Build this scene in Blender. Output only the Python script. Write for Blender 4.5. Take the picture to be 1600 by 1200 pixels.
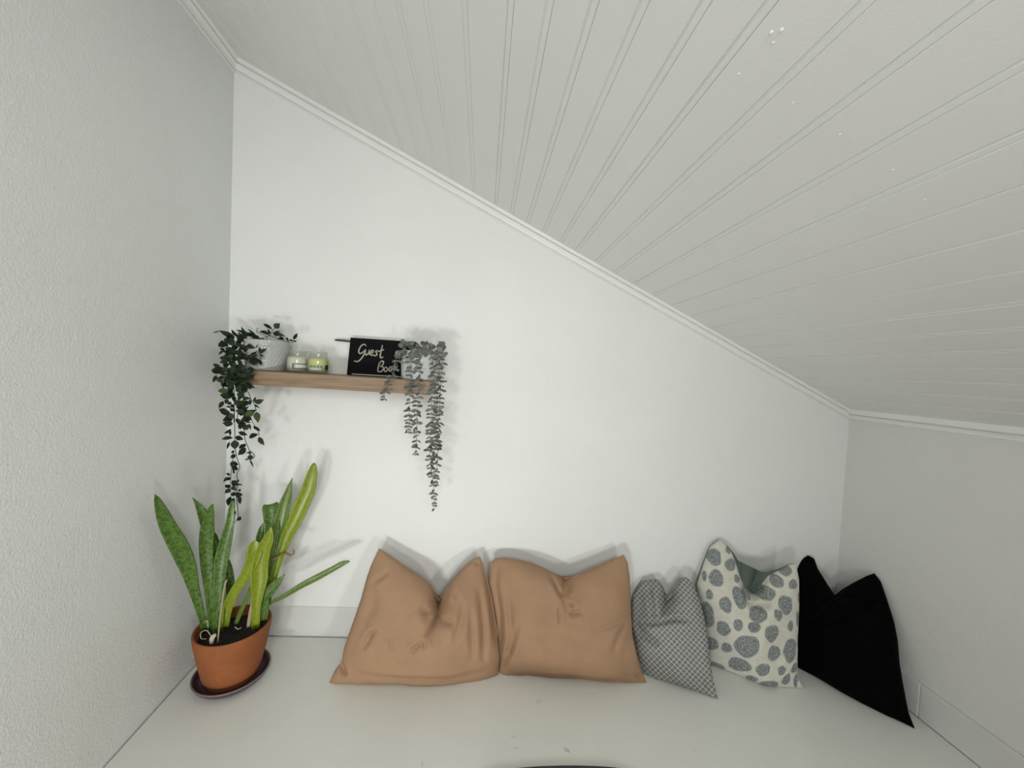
import bpy, math, random
import numpy as np
from mathutils import Vector, Matrix

# ------------------------------------------------------------------ scene reset
for o in list(bpy.data.objects):
    bpy.data.objects.remove(o, do_unlink=True)
S = bpy.context.scene
COL = S.collection
rnd = random.Random(7)

# ------------------------------------------------------------------ camera
F = 600.0
CAM = np.array([0.9154, -1.443, 1.0158])
AX = np.array([[0.9959, -0.0736, 0.0522], [0.0495, -0.0380, -0.9980], [0.0754, 0.9966, -0.0342]])
q0 = AX[2] / np.linalg.norm(AX[2])
r0 = AX[0] - q0 * (AX[0] @ q0); r0 /= np.linalg.norm(r0)
d0 = np.cross(q0, r0)
AX = np.array([r0, d0, q0])
cam = bpy.data.objects.new('camera', bpy.data.cameras.new('camera'))
COL.objects.link(cam)
cam.data.sensor_fit = 'HORIZONTAL'; cam.data.sensor_width = 36.0
cam.data.lens = F / 1600 * 36.0
cam.data.clip_start = 0.02
M = Matrix(((r0[0], -d0[0], -q0[0], CAM[0]), (r0[1], -d0[1], -q0[1], CAM[1]), (r0[2], -d0[2], -q0[2], CAM[2]), (0, 0, 0, 1)))
cam.matrix_world = M
S.camera = cam

# ------------------------------------------------------------------ world, lights, exposure
w = bpy.data.worlds.new('world'); S.world = w; w.use_nodes = True
bg = w.node_tree.nodes['Background']
bg.inputs[0].default_value = (0.96, 1.0, 0.985, 1); bg.inputs[1].default_value = 0.02


def area(name, loc, target, sx, sy, power, col=(1, 1, 1)):
    l = bpy.data.lights.new(name, 'AREA'); l.shape = 'RECTANGLE'; l.size = sx; l.size_y = sy
    l.energy = power; l.color = col
    o = bpy.data.objects.new(name, l); COL.objects.link(o); o.location = loc
    o.rotation_euler = (Vector(target) - Vector(loc)).to_track_quat('-Z', 'Y').to_euler()
    return o


area('light_low_right', (1.75, -2.5, 0.05), (0.5, 0, 0.5), 0.22, 0.22, 3.7, (1.0, 0.99, 0.965)).data.spread = 2.0
area('light_low_left', (0.30, -2.5, 0.05), (0.8, 0, 0.5), 0.22, 0.22, 4.6, (0.97, 1.0, 0.99)).data.spread = 2.0
area('light_low_middle', (0.65, -2.2, 0.0), (0.2, -0.2, 0.5), 0.22, 0.22, 3.0, (0.99, 1.0, 0.98)).data.spread = 2.2
area('light_high', (1.0, -2.15, 1.35), (0.3, 0, 0.95), 0.6, 0.5, 13.6, (0.99, 1.0, 0.98))
S.view_settings.view_transform = 'Standard'; S.view_settings.look = 'None'
S.view_settings.exposure = 0.05; S.view_settings.gamma = 1.0
S.view_settings.use_curve_mapping = False

# ------------------------------------------------------------------ helpers


def ray(px, py):
    return ((px - 800) / F) * AX[0] + ((py - 600) / F) * AX[1] + AX[2]


def at(px, py, y):                       # the point of the sight line at room depth y
    v = ray(px, py); t = (y - CAM[1]) / v[1]
    return CAM + t * v


def on_plane(px, py, n, d):
    v = ray(px, py); t = (d - CAM @ n) / (v @ n)
    return CAM + t * v


BZ = -0.0215                             # the bench falls slightly to the right
BN = np.array([-BZ, 0, 1.0])


def on_bench(px, py):
    return on_plane(px, py, BN, 0.0)


def bench_z(x):
    return BZ * x


def mesh(name, v, f, mats=(), smooth=True, fm=None):
    me = bpy.data.meshes.new(name)
    me.from_pydata([tuple(map(float, p)) for p in v], [], [tuple(int(i) for i in q) for q in f])
    for m in mats: me.materials.append(m)
    if smooth: me.polygons.foreach_set('use_smooth', [True] * len(me.polygons))
    if fm is not None: me.polygons.foreach_set('material_index', fm)
    me.update()
    return me


def obj(name, me, parent=None, kind=None):
    o = bpy.data.objects.new(name, me); COL.objects.link(o)
    if parent is not None: o.parent = parent
    if kind: o['kind'] = kind
    return o


def thing(name, label, cat, loc=(0, 0, 0), group=None, rot=(0, 0, 0)):
    o = bpy.data.objects.new(name, None); COL.objects.link(o)
    o.empty_display_size = 0.05
    o.location = loc; o.rotation_euler = rot
    o['label'] = label; o['category'] = cat
    if group: o['group'] = group
    return o


def tag(o, label, cat, group=None):
    o['label'] = label; o['category'] = cat
    if group: o['group'] = group
    return o


def prism(name, poly, vec, mats, smooth=False):
    """closed solid: polygon swept along vec"""
    n = len(poly); poly = [np.array(p, float) for p in poly]; vec = np.array(vec, float)
    v = poly + [p + vec for p in poly]
    f = [list(range(n))[::-1], [i + n for i in range(n)]]
    for i in range(n):
        j = (i + 1) % n
        f.append([i, j, j + n, i + n])
    me = mesh(name, v, f, mats, smooth)
    fix_normals(me)
    return me


def fix_normals(me):
    import bmesh
    b = bmesh.new(); b.from_mesh(me); bmesh.ops.recalc_face_normals(b, faces=b.faces); b.to_mesh(me); b.free()


def bevel_mesh(me, w, seg=2):
    import bmesh
    b = bmesh.new(); b.from_mesh(me)
    bmesh.ops.bevel(b, geom=list(b.edges), offset=w, segments=seg, affect='EDGES', profile=0.5)
    bmesh.ops.recalc_face_normals(b, faces=b.faces)
    b.to_mesh(me); b.free()


def hexa(name, c, mats, bevel=0, seg=2):
    """box from 8 corners: 4 bottom (ccw) then 4 top"""
    f = [(3, 2, 1, 0), (4, 5, 6, 7), (0, 1, 5, 4), (1, 2, 6, 5), (2, 3, 7, 6), (3, 0, 4, 7)]
    me = mesh(name, c, f, mats, False); fix_normals(me)
    if bevel: bevel_mesh(me, bevel, seg)
    return me


def box(name, x0, x1, y0, y1, z0, z1, mats, bevel=0, seg=2):
    return hexa(name, [(x0, y0, z0), (x1, y0, z0), (x1, y1, z0), (x0, y1, z0), (x0, y0, z1), (x1, y0, z1), (x1, y1, z1), (x0, y1, z1)], mats, bevel, seg)


def lathe(name, prof, mats, n=48, closed=False, fn=None):
    v = []; f = []
    m = len(prof)
    for i in range(n):
        a = 2 * math.pi * i / n
        for k, (r, z) in enumerate(prof):
            rr = r + (fn(a, k, z) if fn else 0)
            v.append((rr * math.cos(a), rr * math.sin(a), z))
    for i in range(n):
        j = (i + 1) % n
        for k in range(m if closed else m - 1):
            k2 = (k + 1) % m
            f.append((i * m + k, j * m + k, j * m + k2, i * m + k2))
    me = mesh(name, v, f, mats, True)
    import bmesh
    b = bmesh.new(); b.from_mesh(me)
    bmesh.ops.remove_doubles(b, verts=b.verts, dist=1e-6)
    bmesh.ops.recalc_face_normals(b, faces=b.faces)
    b.to_mesh(me); b.free()
    return me


def smooth_path(pts, n):
    """Catmull-Rom resample of a list of tuples"""
    P = np.array(pts, float)
    if len(P) == 2:
        t = np.linspace(0, 1, n)[:, None]; return P[0] * (1 - t) + P[1] * t
    Q = np.vstack([2 * P[0] - P[1], P, 2 * P[-1] - P[-2]])
    out = []
    for u in np.linspace(0, len(P) - 1 - 1e-9, n):
        i = int(u); t = u - i
        a, b, c, d = Q[i], Q[i + 1], Q[i + 2], Q[i + 3]
        out.append(0.5 * ((2 * b) + (-a + c) * t + (2 * a - 5 * b + 4 * c - d) * t * t + (-a + 3 * b - 3 * c + d) * t ** 3))
    return np.array(out)


def tube_data(path, rad, n=6):
    path = np.array(path, float); m = len(path); v = []; f = []
    rad = np.broadcast_to(np.array(rad, float), (m,))
    for i in range(m):
        t = path[min(i + 1, m - 1)] - path[max(i - 1, 0)]
        t /= (np.linalg.norm(t) + 1e-12)
        a = np.cross(t, (0.31, 0.9, 0.27)); a /= (np.linalg.norm(a) + 1e-12); b = np.cross(t, a)
        for k in range(n):
            an = 2 * math.pi * k / n
            v.append(path[i] + rad[i] * (math.cos(an) * a + math.sin(an) * b))
    for i in range(m - 1):
        for k in range(n):
            k2 = (k + 1) % n
            f.append((i * n + k, i * n + k2, (i + 1) * n + k2, (i + 1) * n + k))
    f.append(list(range(n))[::-1]); f.append([(m - 1) * n + k for k in range(n)])
    return v, f


def tube(name, path, rad, mats, n=6):
    v, f = tube_data(path, rad, n)
    return mesh(name, v, f, mats, True)


# ------------------------------------------------------------------ materials


class N:
    def __init__(s, name, rough=0.6, col=(0.8, 0.8, 0.8)):
        s.m = bpy.data.materials.new(name); s.m.use_nodes = True
        s.t = s.m.node_tree; s.b = s.t.nodes['Principled BSDF']
        s.b.inputs['Roughness'].default_value = rough
        s.b.inputs['Base Color'].default_value = (*col, 1)

    def n(s, t, **k):
        x = s.t.nodes.new(t)
        for a, b in k.items(): setattr(x, a, b)
        return x

    def l(s, a, b): s.t.links.new(a, b)

    def coord(s, out='Object'):
        return s.n('ShaderNodeTexCoord').outputs[out]

    def noise(s, vec, scale, detail=3, rough=0.5, dist=0):
        x = s.n('ShaderNodeTexNoise'); x.inputs['Scale'].default_value = scale
        x.inputs['Detail'].default_value = detail; x.inputs['Roughness'].default_value = rough
        x.inputs['Distortion'].default_value = dist
        s.l(vec, x.inputs['Vector']); return x.outputs['Fac']

    def ramp(s, fac, stops):
        r = s.n('ShaderNodeValToRGB'); e = r.color_ramp.elements
        while len(e) < len(stops): e.new(0.5)
        for k, (p, c) in enumerate(stops):
            e[k].position = p; e[k].color = (*c, 1)
        s.l(fac, r.inputs['Fac']); return r.outputs['Color']

    def math(s, op, a, b=None, c=None):
        x = s.n('ShaderNodeMath', operation=op)
        for i, q in enumerate((a, b, c)):
            if q is None: continue
            if isinstance(q, (int, float)): x.inputs[i].default_value = q
            else: s.l(q, x.inputs[i])
        return x.outputs[0]

    def mix(s, fac, a, b):
        x = s.n('ShaderNodeMix', data_type='RGBA')
        if isinstance(fac, (int, float)): x.inputs['Factor'].default_value = fac
        else: s.l(fac, x.inputs['Factor'])
        for i, q in ((6, a), (7, b)):
            if isinstance(q, tuple): x.inputs[i].default_value = (*q, 1)
            else: s.l(q, x.inputs[i])
        return x.outputs[2]

    def mapped(s, vec, scale=(1, 1, 1), rot=(0, 0, 0), loc=(0, 0, 0)):
        m = s.n('ShaderNodeMapping'); m.inputs['Scale'].default_value = scale
        m.inputs['Rotation'].default_value = rot; m.inputs['Location'].default_value = loc
        s.l(vec, m.inputs['Vector']); return m.outputs['Vector']

    def bump(s, h, strength=0.3, dist=0.002, prev=None):
        b = s.n('ShaderNodeBump'); b.inputs['Strength'].default_value = strength
        b.inputs['Distance'].default_value = dist; s.l(h, b.inputs['Height'])
        if prev is not None: s.l(prev, b.inputs['Normal'])
        s.l(b.outputs['Normal'], s.b.inputs['Normal']); return b.outputs['Normal']

    def base(s, c): s.l(c, s.b.inputs['Base Color'])


WHITE = (0.80, 0.81, 0.785)


def wall_mat(name, col, coarse, fine, rough=0.55, streak=False):
    k = N(name, rough, col); c = k.coord()
    a = k.noise(c, 185, 4, 0.6); b = k.noise(c, 14, 3, 0.5)
    if streak: b = k.noise(k.mapped(c, scale=(5, 6, 55)), 1.0, 4, 0.6)
    d = k.noise(c, 260, 2)
    h = k.math('ADD', k.math('MULTIPLY', a, 1.0), k.math('MULTIPLY', b, 1.6 if streak else 0.5))
    p = k.bump(h, coarse, 0.004); k.bump(d, fine, 0.001, p)
    tint = k.ramp(k.noise(c, 2.2, 4, 0.6), [(0.3, tuple(x * 0.97 for x in col)), (0.7, tuple(min(1, x * 1.015) for x in col))])
    k.base(tint)
    return k.m


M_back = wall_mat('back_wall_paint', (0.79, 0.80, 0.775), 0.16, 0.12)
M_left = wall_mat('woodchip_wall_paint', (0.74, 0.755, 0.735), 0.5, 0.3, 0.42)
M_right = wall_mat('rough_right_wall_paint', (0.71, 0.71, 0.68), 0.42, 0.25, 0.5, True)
M_trim = wall_mat('trim_gloss_paint', (0.80, 0.81, 0.785), 0.04, 0.03, 0.35)
M_ceil = wall_mat('ceiling_board_paint', (0.775, 0.785, 0.76), 0.05, 0.05, 0.4)
M_groove = wall_mat('ceiling_groove_paint', (0.66, 0.665, 0.64), 0.05, 0.05, 0.5)
M_base = wall_mat('skirting_paint', (0.66, 0.665, 0.64), 0.12, 0.1, 0.45)


def bench_mat():
    k = N('bench_paint', 0.38, (0.8, 0.8, 0.77)); c = k.coord()
    base = k.ramp(k.noise(c, 3.0, 5, 0.6), [(0.3, (0.775, 0.78, 0.735)), (0.7, (0.83, 0.83, 0.785))])
    # worn scuffs with a shape of their own
    out = base
    for (px, py, rx, ry, rot, amt) in ((886, 1172, .011, .006, .7, .5), (806, 1168, .010, .004, -.3, .25), (803, 1151, .009, .004, .1, .2),
                                       (842, 1096, .012, .008, -.5, .15), (928, 1084, .02, .005, 0, .1), (660, 1194, .003, .008, 0, .3), (1084, 1172, .003, .008, 0, .2)):
        p = on_bench(px, py)
        m = k.mapped(c, loc=(-p[0], -p[1], -p[2]))
        m = k.mapped(m, rot=(0, 0, rot)); m = k.mapped(m, scale=(1 / rx, 1 / ry, 1))
        ln = k.n('ShaderNodeVectorMath', operation='LENGTH'); k.l(m, ln.inputs[0])
        ln2 = k.math('ADD', ln.outputs['Value'], k.math('MULTIPLY', k.math('SUBTRACT', k.noise(c, 240, 3), 0.5), 1.8))
        mr = k.n('ShaderNodeMapRange'); mr.inputs['From Min'].default_value = 1.0; mr.inputs['From Max'].default_value = 0.7
        mr.inputs['To Max'].default_value = amt; k.l(ln2, mr.inputs['Value'])
        out = k.mix(mr.outputs[0], out, (0.33, 0.33, 0.31))
    k.base(out)
    k.bump(k.noise(c, 160, 3), 0.1, 0.001)
    return k.m


M_bench = bench_mat()
M_dark = N('gap_dark', 0.9, (0.05, 0.05, 0.05)).m


def wood_mat():
    k = N('oak_shelf', 0.5); c = k.coord()
    v = k.mapped(c, scale=(1.6, 22, 26))
    n1 = k.noise(v, 3.0, 6, 0.65, 1.2); n2 = k.noise(k.mapped(c, scale=(6, 160, 160)), 3.0, 3, 0.6)
    col = k.ramp(n1, [(0.30, (0.165, 0.105, 0.060)), (0.5, (0.270, 0.185, 0.115)), (0.72, (0.345, 0.252, 0.168))])
    col = k.mix(k.math('MULTIPLY', n2, 0.35), col, (0.22, 0.145, 0.085))
    k.base(col); k.bump(n2, 0.15, 0.001)
    return k.m


M_oak = wood_mat()


def fabric(name, c1, c2, scale=700, bump=0.25, rough=0.9, sheen=0.0):
    k = N(name, rough); c = k.coord('UV')
    wv = k.n('ShaderNodeTexWave'); wv.inputs['Scale'].default_value = scale / 6.0; k.l(c, wv.inputs['Vector'])
    n1 = k.noise(c, 18, 5, 0.6); n2 = k.noise(c, scale, 2)
    k.base(k.ramp(k.math('ADD', k.math('MULTIPLY', n1, 0.6), k.math('MULTIPLY', n2, 0.4)), [(0.3, c1), (0.7, c2)]))
    k.bump(k.math('ADD', n2, k.math('MULTIPLY', k.noise(c, 60, 3), 0.7)), bump, 0.0012)
    k.b.inputs['Specular IOR Level'].default_value = 0.04 if name.startswith('black') else 0.2
    if sheen:
        k.b.inputs['Sheen Weight'].default_value = sheen
        k.b.inputs['Sheen Roughness'].default_value = 0.4
    return k.m


M_tan = fabric('tan_cotton', (0.325, 0.200, 0.120), (0.385, 0.241, 0.148))
M_black = fabric('black_velvet', (0.0012, 0.0012, 0.0012), (0.0024, 0.0024, 0.0024), 500, 0.3, 0.95, 0.03)
M_green = fabric('green_linen', (0.10, 0.13, 0.11), (0.16, 0.195, 0.17), 500, 0.5)
M_stool = fabric('purple_grey_upholstery', (0.055, 0.045, 0.055), (0.10, 0.085, 0.10), 500, 0.8)


def lattice_mat():
    k = N('grey_lattice_weave', 0.9); c = k.coord('UV')
    sp = k.n('ShaderNodeSeparateXYZ'); k.l(c, sp.inputs[0])
    P = 0.0182
    def frac(sock, per, off=0.0):
        return k.math('ABSOLUTE', k.math('SUBTRACT', k.math('FRACT', k.math('ADD', k.math('DIVIDE', sock, per), off)), 0.5))
    u = frac(sp.outputs[0], P); v = frac(sp.outputs[1], P * 0.92)
    s = k.math('ADD', u, v)                      # 0 centre .. 1 corners: diamond distance
    d = k.math('ABSOLUTE', k.math('SUBTRACT', s, 0.5))   # 0 on lattice lines
    tri = k.math('SUBTRACT', 0.5, d)             # .5 on the line, 0 at both centres
    fac = k.math('ADD', d, k.math('MULTIPLY', k.math('SUBTRACT', k.noise(c, 420, 2), 0.5), 0.16))
    light = (0.40, 0.395, 0.375); dark = (0.085, 0.088, 0.085); mid = (0.25, 0.25, 0.24)
    col = k.ramp(fac, [(0.0, light), (0.13, light), (0.19, dark), (0.31, dark), (0.37, mid), (0.5, light)])
    k.base(col); k.bump(k.math('SUBTRACT', 0.5, d), 0.5, 0.0015)
    k.b.inputs['Specular IOR Level'].default_value = 0.15
    return k.m


M_lattice = lattice_mat()


def dots_mat():
    k = N('cream_linen_with_ringed_spots', 0.9); c = k.coord('UV')
    a = k.n('ShaderNodeAttribute', attribute_name='spot')      # print mask and ring radius of each spot
    sep = k.n('ShaderNodeSeparateColor'); k.l(a.outputs['Color'], sep.inputs[0])
    mask, rr, ang = sep.outputs[0], sep.outputs[1], sep.outputs[2]
    n = k.noise(c, 170, 3, 0.8)
    wv = k.math('SINE', k.math('ADD', k.math('MULTIPLY', rr, 30), k.math('MULTIPLY', k.noise(c, 120, 2), 14)))
    tex = k.math('ADD', k.math('MULTIPLY', wv, 0.14), k.math('MULTIPLY', k.math('SUBTRACT', n, 0.5), 2.4))
    grey = k.ramp(k.math('ADD', tex, 0.5), [(0.22, (0.135, 0.155, 0.155)), (0.55, (0.225, 0.245, 0.242)), (0.85, (0.40, 0.41, 0.385))])
    cream = k.ramp(k.noise(c, 40, 4), [(0.3, (0.565, 0.555, 0.475)), (0.7, (0.635, 0.625, 0.545))])
    k.base(k.mix(mask, cream, grey))
    k.bump(k.noise(c, 500, 2), 0.3, 0.001)
    k.b.inputs['Specular IOR Level'].default_value = 0.15
    return k.m


M_dots = dots_mat()


def terracotta():
    k = N('terracotta', 0.75); c = k.coord()
    n = k.noise(c, 14, 5, 0.6); n2 = k.noise(c, 160, 3)
    st = k.noise(k.mapped(c, scale=(1, 1, 6)), 6, 4, 0.6)
    col = k.ramp(n, [(0.3, (0.215, 0.062, 0.015)), (0.7, (0.295, 0.092, 0.024))])
    col = k.mix(k.math('MULTIPLY', k.math('GREATER_THAN', st, 0.62), 0.35), col, (0.22, 0.075, 0.03))
    k.base(col); k.bump(n2, 0.25, 0.001); return k.m


M_terra = terracotta()


def glaze():
    k = N('purple_glaze', 0.35); c = k.coord()
    geo = k.n('ShaderNodeNewGeometry')
    rimn = k.noise(c, 60, 4)
    col = k.ramp(rimn, [(0.3, (0.062, 0.028, 0.050)), (0.75, (0.098, 0.046, 0.076))])
    k.base(col); k.bump(rimn, 0.1, 0.001); return k.m


M_glaze = glaze()
M_glaze_rim = N('worn_glaze_rim', 0.5, (0.17, 0.135, 0.13)).m


def soil():
    k = N('soil', 0.95); c = k.coord()
    k.base(k.ramp(k.noise(c, 170, 5, 0.7), [(0.35, (0.005, 0.004, 0.003)), (0.66, (0.018, 0.012, 0.009)), (0.80, (0.11, 0.09, 0.07))]))
    k.bump(k.noise(c, 160, 4), 1.0, 0.006); return k.m


M_soil = soil()


def snake_mat(name, dark, light, band, rough=0.33):
    k = N(name, rough); c = k.coord('UV')
    n = k.noise(k.mapped(c, scale=(3.0, 70, 1)), 1.0, 3, 0.6, 1.0)
    col = k.ramp(n, [(0.40, dark), (0.58, light)])
    n2 = k.noise(k.mapped(c, scale=(2, 6, 1)), 1.0, 3)
    col = k.mix(k.math('MULTIPLY', n2, band), col, light)
    k.base(col); k.bump(n, 0.06, 0.002)
    k.b.inputs['Subsurface Weight'].default_value = 0.0
    return k.m


M_snake_d = snake_mat('snake_leaf_dark', (0.026, 0.070, 0.012), (0.105, 0.190, 0.030), 0.2)
M_snake_m = snake_mat('snake_leaf_mid', (0.060, 0.115, 0.012), (0.115, 0.185, 0.020), 0.4)
M_snake_l = snake_mat('snake_leaf_lime', (0.140, 0.205, 0.006), (0.225, 0.275, 0.012), 0.5)
M_dry = N('dry_stalk', 0.8, (0.36, 0.29, 0.18)).m
M_drybrown = N('dry_brown_leaf', 0.8, (0.22, 0.13, 0.055)).m
M_root = N('pale_root', 0.7, (0.50, 0.46, 0.36)).m


def leafy(name, a, b, rough=0.45):
    k = N(name, rough); c = k.coord()
    inf = k.n('ShaderNodeObjectInfo')
    k.base(k.ramp(inf.outputs['Random'], [(0.0, a), (1.0, b)])); k.b.inputs['Specular IOR Level'].default_value = 0.22; return k.m


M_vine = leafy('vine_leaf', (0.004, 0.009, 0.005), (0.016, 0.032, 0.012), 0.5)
M_vine_pale = leafy('vine_leaf_light', (0.032, 0.055, 0.012), (0.048, 0.080, 0.017), 0.5)  # a few vine leaves are a lighter green
M_vine_stem = N('vine_stem', 0.6, (0.018, 0.022, 0.014)).m
M_euc = leafy('eucalyptus_leaf', (0.110, 0.118, 0.100), (0.225, 0.235, 0.210), 0.75)
M_euc_stem = N('eucalyptus_stem', 0.7, (0.14, 0.145, 0.115)).m


def ceramic(name, col, rough):
    k = N(name, rough, col); return k.m


M_white_pot = ceramic('white_glazed_ceramic', (0.42, 0.43, 0.425), 0.18)
M_grey_pot = ceramic('pale_grey_ceramic', (0.58, 0.59, 0.58), 0.35)
M_sign = N('black_cover', 0.7, (0.0035, 0.0035, 0.004)).m
M_sign.node_tree.nodes['Principled BSDF'].inputs['Specular IOR Level'].default_value = 0.12
M_pages = N('paper_edge', 0.8, (0.42, 0.41, 0.39)).m
M_ink = N('gold_white_paint_pen', 0.45, (0.36, 0.335, 0.27)).m
M_pen = N('black_pen', 0.35, (0.006, 0.006, 0.006)).m


def glass():
    # thin clear jar wall: see-through with a Fresnel reflection
    k = N('jar_glass', 0.04)
    tr = k.n('ShaderNodeBsdfTransparent'); tr.inputs['Color'].default_value = (0.955, 0.965, 0.94, 1)
    gl = k.n('ShaderNodeBsdfGlossy'); gl.inputs['Roughness'].default_value = 0.04; gl.inputs['Color'].default_value = (0.9, 0.92, 0.9, 1)
    lw = k.n('ShaderNodeLayerWeight'); lw.inputs['Blend'].default_value = 0.5
    fr = k.n('ShaderNodeMath', operation='MULTIPLY_ADD'); fr.inputs[1].default_value = 0.42; fr.inputs[2].default_value = 0.03
    k.l(k.math('POWER', lw.outputs['Facing'], 3.0), fr.inputs[0])
    mx = k.n('ShaderNodeMixShader'); k.l(fr.outputs[0], mx.inputs[0]); k.l(tr.outputs[0], mx.inputs[1]); k.l(gl.outputs[0], mx.inputs[2])
    k.l(mx.outputs[0], k.t.nodes['Material Output'].inputs['Surface'])
    return k.m


M_glass = glass()
M_wax_cream = N('cream_wax', 0.5, (0.66, 0.63, 0.54)).m
M_wax_yellow = N('yellow_wax', 0.5, (0.62, 0.60, 0.27)).m
M_label = N('jar_label_white', 0.6, (0.62, 0.62, 0.58)).m
M_label_dark = N('jar_label_black', 0.5, (0.012, 0.012, 0.012)).m
M_label_green = N('jar_label_green', 0.6, (0.30, 0.36, 0.22)).m
M_floor = wood_mat(); M_floor.name = 'floor_boards'

# ------------------------------------------------------------------ room shell
W = 2.40
ZF = -0.46                                # floor
YF = -3.4                                 # where the modelled room ends behind the camera
AL = -0.0538                              # left wall leans in slightly towards the viewer


def left_x(y, z): return 0.013 * (1 - z / 2.0) + AL * y
def right_x(y, z): return W + 0.003 * (1 - z / 0.9)


CS, CZ = 0.46876, 0.92387                 # ceiling slope and height over the right wall
def ceil_z(x): return CZ + CS * (W - x)


obj('floor', box('floor', -0.3, 2.6, YF, 0.1, ZF - 0.05, ZF, [M_floor]), kind='structure')
top = 0.03
obj('wall_back', prism('wall_back', [(-0.12, 0, ZF), (2.52, 0, ZF), (2.52, 0, ceil_z(2.52) + top), (-0.12, 0, ceil_z(-0.12) + top)], (0, 0.1, 0), [M_back]), kind='structure')
z1 = 2.2
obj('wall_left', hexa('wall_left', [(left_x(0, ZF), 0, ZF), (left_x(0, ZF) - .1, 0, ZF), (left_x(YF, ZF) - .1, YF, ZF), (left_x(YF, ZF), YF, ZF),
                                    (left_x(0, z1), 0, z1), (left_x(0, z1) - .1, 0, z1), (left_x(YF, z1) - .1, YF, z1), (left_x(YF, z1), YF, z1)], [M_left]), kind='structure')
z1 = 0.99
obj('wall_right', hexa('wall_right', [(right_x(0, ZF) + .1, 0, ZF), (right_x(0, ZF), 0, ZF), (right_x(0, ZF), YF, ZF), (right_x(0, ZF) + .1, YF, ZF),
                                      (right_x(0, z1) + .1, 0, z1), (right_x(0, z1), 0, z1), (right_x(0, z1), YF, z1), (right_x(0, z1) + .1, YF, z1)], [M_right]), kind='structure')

# sloped ceiling: a backing and the tongue and groove boards, each a piece of its own
nrm = np.array([CS, 0, 1.0]); nrm /= np.linalg.norm(nrm)       # up and out of the room
tan_ = np.array([1.0, 0, -CS]); tan_ /= np.linalg.norm(tan_)


def cp(x, off, y):                        # point on the ceiling plane, off above the board face
    return np.array([x, y, ceil_z(x)]) + nrm * off


ceil = obj('ceiling', prism('ceiling', [cp(-0.2, 0.0042, 0.02), cp(2.55, 0.0042, 0.02), cp(2.55, 0.05, 0.02), cp(-0.2, 0.05, 0.02)], (0, YF - 0.02, 0), [M_groove]), kind='structure')
joints = [-0.06, 0.005, 0.090, 0.179, 0.270, 0.344, 0.435, 0.515, 0.599, 0.660, 0.720, 0.780, 0.855, 0.935, 0.994, 1.055, 1.115, 1.180, 1.240, 1.315, 1.389,
          1.468, 1.545, 1.620, 1.696, 1.780, 1.855, 1.93, 2.005, 2.08, 2.15, 2.225, 2.30, 2.375, 2.45]
for a, b in zip(joints[:-1], joints[1:]):
    g = 0.0042; lift = rnd.uniform(-0.0004, 0.0004); bv = 0.0022
    g = 0.00015; q = b - 0.0088; wv = rnd.uniform(0.0030, 0.0044)      # a narrow bead runs along each board beside the joint
    prof = [(a + g, 0.0050), (a + g, 0.0008), (a + g + 0.0008, lift), (q - wv, lift), (q - 0.0010, 0.0024), (q, 0.0022), (q + 0.0006, lift),
            (b - g - 0.0006, lift), (b - g, 0.0008), (b - g, 0.0050)]
    obj('board', prism('board', [cp(x, o, 0.0) for x, o in prof], (0, YF + 0.01, 0), [M_ceil]), ceil)
# dried paint drips on the boards
dv, df = [], []
for (px, py, sz) in ((1239, 161, 2), (1312, 210, 2), (1395, 266, 1.6), (1445, 312, 1.8), (1248, 375, 2), (1205, 51, 2.5), (1221, 47, 2.5), (1208, 67, 2), (1154, 116, 2), (1240, 160, 1.6)):
    p = on_plane(px, py, nrm, nrm @ cp(1, 0, 0)); r = sz * 0.0011
    i0 = len(dv)
    for k in range(6):
        an = k * math.pi / 3
        dv.append(p + r * (math.cos(an) * tan_ + math.sin(an) * np.array([0, 1.4, 0])) + nrm * 0.0003)
    dv.append(p - nrm * r * 1.0)
    df += [(i0 + k, i0 + (k + 1) % 6, i0 + 6) for k in range(6)]
M_drip = N('paint_drip', 0.25, (0.86, 0.86, 0.83)).m
obj('paint_drips', mesh('paint_drips', dv, df, [M_drip]), ceil, 'stuff')

# crown moulding: profile (out from the wall, down from the ceiling)
PROF = [(0.0, -0.012), (0.024, -0.012), (0.024, 0.004), (0.0235, 0.007), (0.0220, 0.0095), (0.0180, 0.0108), (0.0110, 0.0112), (0.0110, 0.0134), (0.0145, 0.0142), (0.0132, 0.0170),
        (0.0108, 0.0205), (0.0094, 0.0240), (0.0088, 0.0280), (0.0085, 0.0296), (0.0040, 0.0300), (0.0040, 0.0318), (0.0068, 0.0322), (0.0066, 0.0350), (0.0, 0.0350)]


def sweep(name, a, b, out, down, scale_a=1.0, scale_b=1.0):
    a, b, out, down = (np.array(q, float) for q in (a, b, out, down)); n = len(PROF)
    v = [a + out * o * scale_a + down * d * scale_a for o, d in PROF] + [b + out * o * scale_b + down * d * scale_b for o, d in PROF]
    f = [list(range(n))[::-1], [i + n for i in range(n)]] + [(i, (i + 1) % n, (i + 1) % n + n, i + n) for i in range(n)]
    me = mesh(name, v, f, [M_trim], False); fix_normals(me); return me


dn = np.array([-CS, 0, -1.0]); dn /= np.linalg.norm(dn)
obj('trim_1', sweep('trim_1', (-0.01, 0.002, ceil_z(-0.01)), (W + 0.012, 0.002, ceil_z(W + 0.012)), (0, -1, 0), dn, 1.14, 0.90), kind='structure')
obj('trim_2', sweep('trim_2', (W + 0.002, 0.005, ceil_z(W)), (W + 0.002, YF, ceil_z(W)), (-1, 0, 0), (0, 0, -1), 0.98, 0.98), kind='structure')
zt = ceil_z(0.0)
obj('trim_3', sweep('trim_3', (left_x(0, zt) - .002, 0.005, zt - 0.006), (left_x(YF, zt) - .002, YF, ceil_z(left_x(YF, zt)) - 0.006 + 0.075), (1, 0, 0), (0, 0, -1), 1.25, 1.25), kind='structure')

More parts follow.
